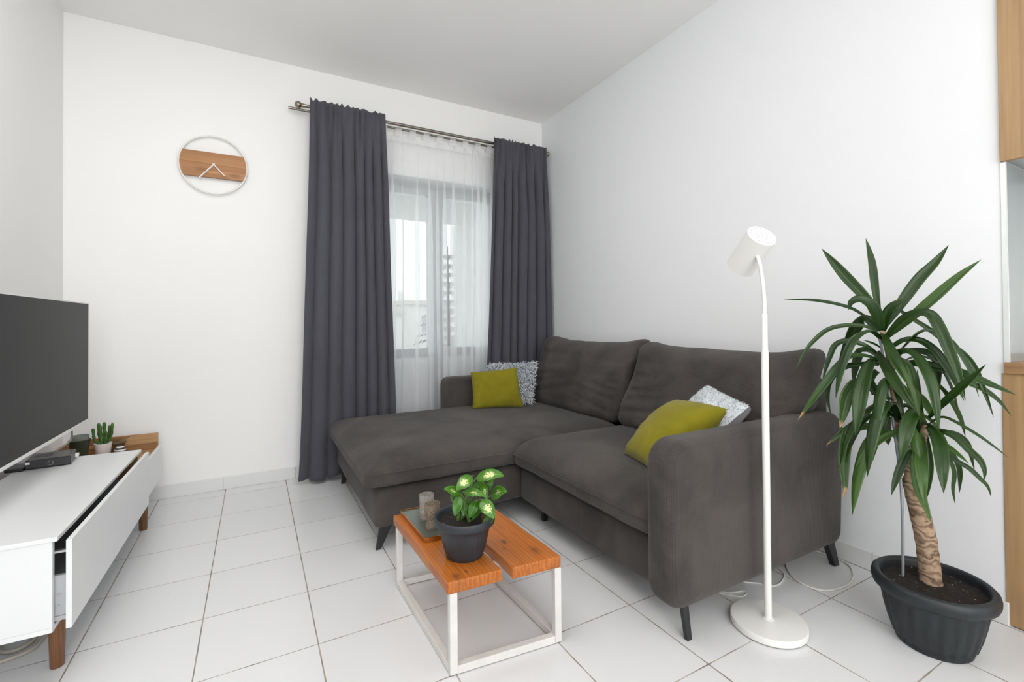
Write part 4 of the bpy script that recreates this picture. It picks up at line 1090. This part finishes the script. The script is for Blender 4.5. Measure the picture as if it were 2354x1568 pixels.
cord('extension_cable', [(-2.99, -1.50), (-2.92, -1.42), (-2.858, -1.406), (-2.817, -1.395), (-2.792, -1.369), (-2.787, -1.326), (-2.78, -1.22), (-2.9, -.9)], .006, 'beige cable on the floor under the near end of the media cabinet', 'cable_dark', .006)
cord('extension_cable', [(-2.93, -1.18), (-2.895, -1.28), (-2.884, -1.325), (-2.868, -1.352), (-2.843, -1.362), (-2.818, -1.345), (-2.812, -1.30), (-2.86, -1.18)], .0065, 'inner loop of grey cable under the media cabinet', 'cable_dark', .0065)

# ------------------------------------------------------------------ media cabinet along the left wall
mc = thing('media_cabinet', 'low white media cabinet with open drawer and wooden tray end', 'cabinet', (-2.85, -.9, 0))
def cw(d, s, z): return (-2.6746 + d + .0115 * s, -1.645 + s, z)
def cbox(d0, d1, s0, s1, z0, z1, mb=None): return (mb or MB()).box((d0, s0, z0), (d1, s1, z1), cw)
DB = -.365
cbox(DB, .0115, -.004, 1.022, .4205, .4325).build('top', M['white'], mc, bevel=.0012)
cbox(DB, 0, 0, .016, .184, .4203).build('side_panel', M['white'], mc, bevel=.001)
cbox(DB, 0, 1.004, 1.020, .184, .4203).build('partition', M['tray_wood'], mc)
cbox(DB, 0, 0, 1.02, .170, .1838).build('bottom_panel', M['white'], mc, bevel=.001)
cbox(DB, DB + .006, .016, 1.004, .184, .4203).build('rear_panel', M['dark'], mc)  # painted dark to stand for the unlit inside of the cabinet
dr = cbox(.0275, .0405, .001, 1.016, .172, .4185).build('drawer', M['white'], mc, bevel=.001)
b_ = cbox(-.30, .0272, .022, .034, .200, .315); cbox(-.30, .0272, .984, .996, .200, .315, b_); cbox(-.30, -.29, .034, .984, .200, .315, b_); cbox(-.29, .0272, .034, .984, .200, .206, b_)
b_.build('drawer_box', M['grey_plastic'], dr)
cbox(-.30, .0270, .0165, .0215, .192, .204).build('drawer_rail', M['steel'], dr)
cbox(-.30, .0270, .0165, .030, .380, .386).build('drawer_rail', M['steel'], dr)
sm = MB()
for z_ in (.262, .232): sm.lathe(cw(.008, .0218, z_), [(.0004, 0), (.0045 if z_ > .25 else .002, 0), (.0038 if z_ > .25 else .0015, .0015), (.0004, .0016)], 14, (0, -1, 0))
sm.build('drawer_screw', M['steel'], dr)
cbox(DB, .0035, 1.0205, 1.480, .176, .190).build('bottom_panel', M['white'], mc)
cbox(.0040, .0185, 1.0205, 1.482, .172, .350).build('front_panel', M['white'], mc, bevel=.001)
cbox(DB, .0036, 1.0205, 1.480, .319, .333).build('tray_floor', M['tray_wood'], mc)
cbox(DB, .0036, 1.468, 1.480, .3332, .4205).build('tray_upstand', M['tray_wood'], mc)
cbox(DB, DB + .012, 1.0205, 1.4678, .3332, .4205).build('tray_upstand', M['tray_wood'], mc)
cbox(DB, .0035, 1.468, 1.480, .190, .319).build('side_panel', M['white'], mc)
for d_, s_, in ((-.030, .141), (-.010, 1.18), (-.32, .141), (-.32, 1.18)):
    x_, y_, _ = cw(d_, s_, 0)
    MB().lathe((x_, y_, 0), [(.0005, 0), (.0150, 0), (.0165, .002), (.0215, .1695), (.0005, .1695)], 28).build('leg', M['leg_wood'], mc, smooth_deg=40)

# ------------------------------------------------------------------ television
tv = thing('television', 'flat television with a thin white edge, facing the sofa above the cabinet', 'television', (-2.885, -.98, .84))
ty0, ty1, tz0, tz1 = -1.462, -.495, .568, 1.123
MB().box((-2.890, ty0 + .006, tz0 + .012), (-2.8715, ty1 - .005, tz1 - .005)).build('screen', M['screen'], tv)
b_ = MB().box((-2.905, ty0, tz1 - .005), (-2.8695, ty1, tz1)).box((-2.905, ty0, tz0 + .012), (-2.8695, ty0 + .006, tz1 - .005)).box((-2.905, ty1 - .005, tz0 + .012), (-2.8695, ty1, tz1 - .005))
b_.build('bezel', M['white'], tv)
MB().box((-2.905, ty0, tz0), (-2.868, ty1, tz0 + .0118)).build('lower_bar', M['white'], tv, bevel=.001)
MB().box((-2.905, ty0 + .006, tz0 + .012), (-2.8905, ty1 - .006, tz1 - .005)).rbox((-2.945, ty0 + .12, tz0 + .05), (-2.9045, ty1 - .12, tz0 + .33), .02, .08).build('rear_housing', M['grey_plastic'], tv)
MB().box((-3.095, -1.10, .72), (-3.075, -.86, .92)).box((-3.075, -1.01, .79), (-2.955, -.95, .85)).box((-2.955, -1.08, .74), (-2.945, -.88, .90)).build('wall_bracket', M['black'], tv)
MB().tube([(-2.915, -.60, .66), (-2.925, -.56, .60), (-2.935, -.49, .545), (-2.945, -.44, .49), (-2.955, -.45, .465), (-2.97, -.53, .452), (-2.985, -.60, .45)], .0042, 8, sub=6).build('power_cord', M['cable_dark'], tv, smooth_deg=180)

# ------------------------------------------------------------------ things on the cabinet
sb = thing('set_top_box', 'black set-top box on the white cabinet top under the television corner', 'set-top box', (-2.93, -.72, .433))
Bx = Vector((.1317, .0156, 0)).normalized(); By = Vector((-Bx.y, Bx.x, 0)); B0 = Vector((-2.998, -.788, .433))
def bw(a, b, c): return tuple(B0 + Bx * a + By * b + Vector((0, 0, c)))
MB().box((0, 0, .002), (.137, .135, .038), bw).build('case', M['black_plastic'], sb, bevel=.003)
vs_ = MB()
for i in range(9): vs_.box((.02 + i * .006, .04, .0381), (.0225 + i * .006, .10, .0386), bw)
vs_.build('vent_slots', M['dark'], sb)
MB().box((.001, -.0006, .022), (.014, 0, .032), bw).build('sticker', M['white'], sb)
MB().box((.1375, .085, .012), (.150, .105, .026), bw).build('plug', M['white'], sb, bevel=.002)
MB().tube([bw(.075 + .008 * math.cos(a * PI / 8), -.0004, .019 + .008 * math.sin(a * PI / 8)) for a in range(17)], .0005, 6, caps=False).build('button_ring', M['grey_plastic'], sb)
single(MB().rbox((-3.055, -.80, .4328), (-3.000, -.70, .446), .004, .03), 'power_adapter', M['black_plastic'], 'flat black adapter beside the set-top box behind the television edge', 'adapter', smooth_deg=60)
gp = thing('metal_bucket', 'dark green bucket pot with a rolled rim at the back of the wooden tray', 'plant pot', (-2.937, -.36, .333))
g0 = Vector((-2.937, -.36, .3333))
MB().lathe(g0, [(.0005, 0), (.028, 0), (.029, .003), (.0335, .07), (.0345, .073), (.0345, .079), (.0355, .081), (.040, .116), (.0425, .119), (.0425, .124), (.039, .125), (.0385, .12), (.027, .006), (.0005, .005)], 40).build('body', M['green_pot'], gp, smooth_deg=40)
single(MB().lathe(g0 + Vector((.002, 0, .0065)), [(.0005, 0), (.0255, 0), (.0345, .135), (.0355, .137), (.0335, .138), (.0245, .003), (.0005, .003)], 36), 'cup', M['sage_pot'], 'pale sage cup stacked inside the dark green bucket', 'cup', smooth_deg=40)
cp = thing('potted_cactus', 'small finger cactus in a white pot on the wooden tray', 'potted plant', (-2.8545, -.33, .333))
c0 = Vector((-2.8545, -.33, .3333))
MB().lathe(c0, [(.0005, 0), (.0235, 0), (.025, .002), (.0355, .089), (.0362, .0915), (.0345, .092), (.0325, .089), (.031, .082), (.0005, .08)], 40).build('pot', M['white_pot'], cp, smooth_deg=40)
MB().lathe(c0, [(.0005, .0805), (.0305, .0805), (.02, .083), (.0005, .084)], 24).build('soil', M['soil'], cp, smooth_deg=60)
for (bx, by, tx, ty_, tz, r) in ((-.014, 0, -.040, .004, .170, .0062), (-.006, .006, -.0185, .004, .194, .0066), (-.001, -.008, -.0085, -.008, .183, .0060), (.003, .010, .0045, .006, .140, .0070), (.005, 0, .0045, -.002, .197, .0068), (.012, .004, .0235, .002, .178, .0055), (.013, -.006, .0375, -.004, .190, .0060), (.006, -.012, .016, -.012, .150, .006)):
    a = c0 + Vector((bx, by, .083)); e = c0 + Vector((tx, ty_, tz)); m_ = (a + e) / 2 + Vector((tx * .18, 0, -.012))
    P = smooth([a, m_, e], 9); m = len(P) - 1
    mb = MB()
    mb.tube(P, lambda t: r * (1 + .14 * math.sin(t * 24)) * (1 - .25 * (1 - t) ** 3) * (1 if t < .9 else math.sqrt(max(.02, 1 - ((t - .9) / .1) ** 2))), 10)
    mb.build('stem', M['cactus'], cp, smooth_deg=180)
single(MB().lathe((-2.781, -.36, .3333), [(.0005, 0), (.020, 0), (.0245, .012), (.0262, .030), (.0245, .050), (.019, .064), (.010, .0735), (.0005, .0765)], 40), 'striped_candle', M['stripes'], 'black and white striped domed candle on the wooden tray', 'candle', smooth_deg=60)
single(MB().box((-2.848, -.235, .3334), (-2.792, -.20, .392)).box((-2.853, -.24, .392), (-2.787, -.195, .399)), 'wooden_block', M['brown_box'], 'small dark wooden box behind the striped candle against the tray upstand', 'box', bevel=.001)

# ------------------------------------------------------------------ kitchen run in the niche at the right
OK = M['oak']
bc = thing('kitchen_base_cabinet', 'light oak kitchen base cabinet at the right edge beneath the worktop', 'cabinet', (.29, -3.13, 0))
MB().box((-.003, -3.45, .004), (.015, -2.8205, .833)).build('front_panel', OK, bc, bevel=.001)
MB().box((.0155, -3.45, .004), (.57, -2.832, .833)).build('carcass', M['white'], bc)
single(MB().box((-.012, -3.45, .8335), (.60, -2.8285, .8705)), 'kitchen_worktop', M['oak_edge'], 'wooden kitchen worktop on the oak base cabinet', 'worktop', bevel=.0015)
sp = thing('glass_splashback', 'grey-green glass splashback between worktop and upper oak cabinet', 'splashback', (.3, -2.835, 1.2))
MB().box((.0085, -2.8385, .8707), (.62, -2.8305, 1.536)).build('glass', M['splash'], sp)
MB().box((-.003, -2.8395, .8707), (.0083, -2.8270, 1.536)).build('edge_trim', M['alu'], sp)
uc = thing('kitchen_wall_cabinet', 'light oak kitchen wall cabinet in the upper right corner', 'cabinet', (.2, -3.13, 1.54))
MB().box((-.010, -3.45, 1.5375), (.010, -2.8275, 2.42)).build('door', OK, uc, bevel=.001)
MB().box((.0105, -3.45, 1.545), (.45, -2.832, 2.42)).build('carcass', M['grey_plastic'], uc)
MB().lathe((.14, -2.93, 1.545), [(.0005, 0), (.035, 0), (.036, .003), (.030, .005), (.0005, .005)], 32, (0, 0, -1)).build('downlight', M['alu'], uc, smooth_deg=40)

# ------------------------------------------------------------------ light
wd = bpy.data.worlds.new('sky'); sc.world = wd; wd.use_nodes = True
nt = wd.node_tree; nt.nodes.clear()
bg = nt.nodes.new('ShaderNodeBackground'); bg.inputs[0].default_value = (.93, .97, 1, 1); bg.inputs[1].default_value = 1.35
wo = nt.nodes.new('ShaderNodeOutputWorld'); nt.links.new(bg.outputs[0], wo.inputs[0])
def area(name, loc, target, sx, sy, power, col):
    l = bpy.data.lights.new(name, 'AREA'); l.shape = 'RECTANGLE'; l.size = sx; l.size_y = sy; l.energy = power; l.color = col
    o = bpy.data.objects.new(name, l); COL.objects.link(o); o.location = loc
    o.rotation_euler = (Vector(target) - Vector(loc)).to_track_quat('-Z', 'Y').to_euler()
    return o
area('rear_fill', (-2.0, -7.92, 1.35), (-2.0, 0, 1.3), 1.7, 2.1, 68, (.95, .98, 1))  # added fill at the unseen rear opening, no window known there
area('ceiling_fill', (-2.25, -1.95, 2.71), (-2.25, -1.9, 0), 1.3, 1.4, 20, (1, .985, .96))  # added fill below the ceiling for bounced flash, no lamp fixture here
area('rear_ceiling_fill', (-1.6, -4.2, 2.70), (-1.6, -4.2, 0), 1.2, 1.2, 5, (1, .985, .96))  # weak added fill above and behind the camera, no real lamp
area('bounce_fill', (-2.3, -5.8, 1.75), (-2.35, -5.7, 2.73), .6, .6, 66, (1, .985, .965))  # stands in for flash bounced off the ceiling, no such lamp in the room
area('door_daylight', (-.92, .24, 1.2), (-.92, -3, 1.0), 1.0, 1.8, 7, (.94, .97, 1))

sc.view_settings.view_transform = 'Standard'
sc.view_settings.look = 'None'
sc.view_settings.gamma = 1
sc.view_settings.use_curve_mapping = False
sc.view_settings.exposure = 0.08
sc.cycles.max_bounces = 10
sc.cycles.diffuse_bounces = 6
sc.cycles.transparent_max_bounces = 24
sc.cycles.use_denoising = True
sc.cycles.sample_clamp_indirect = 6
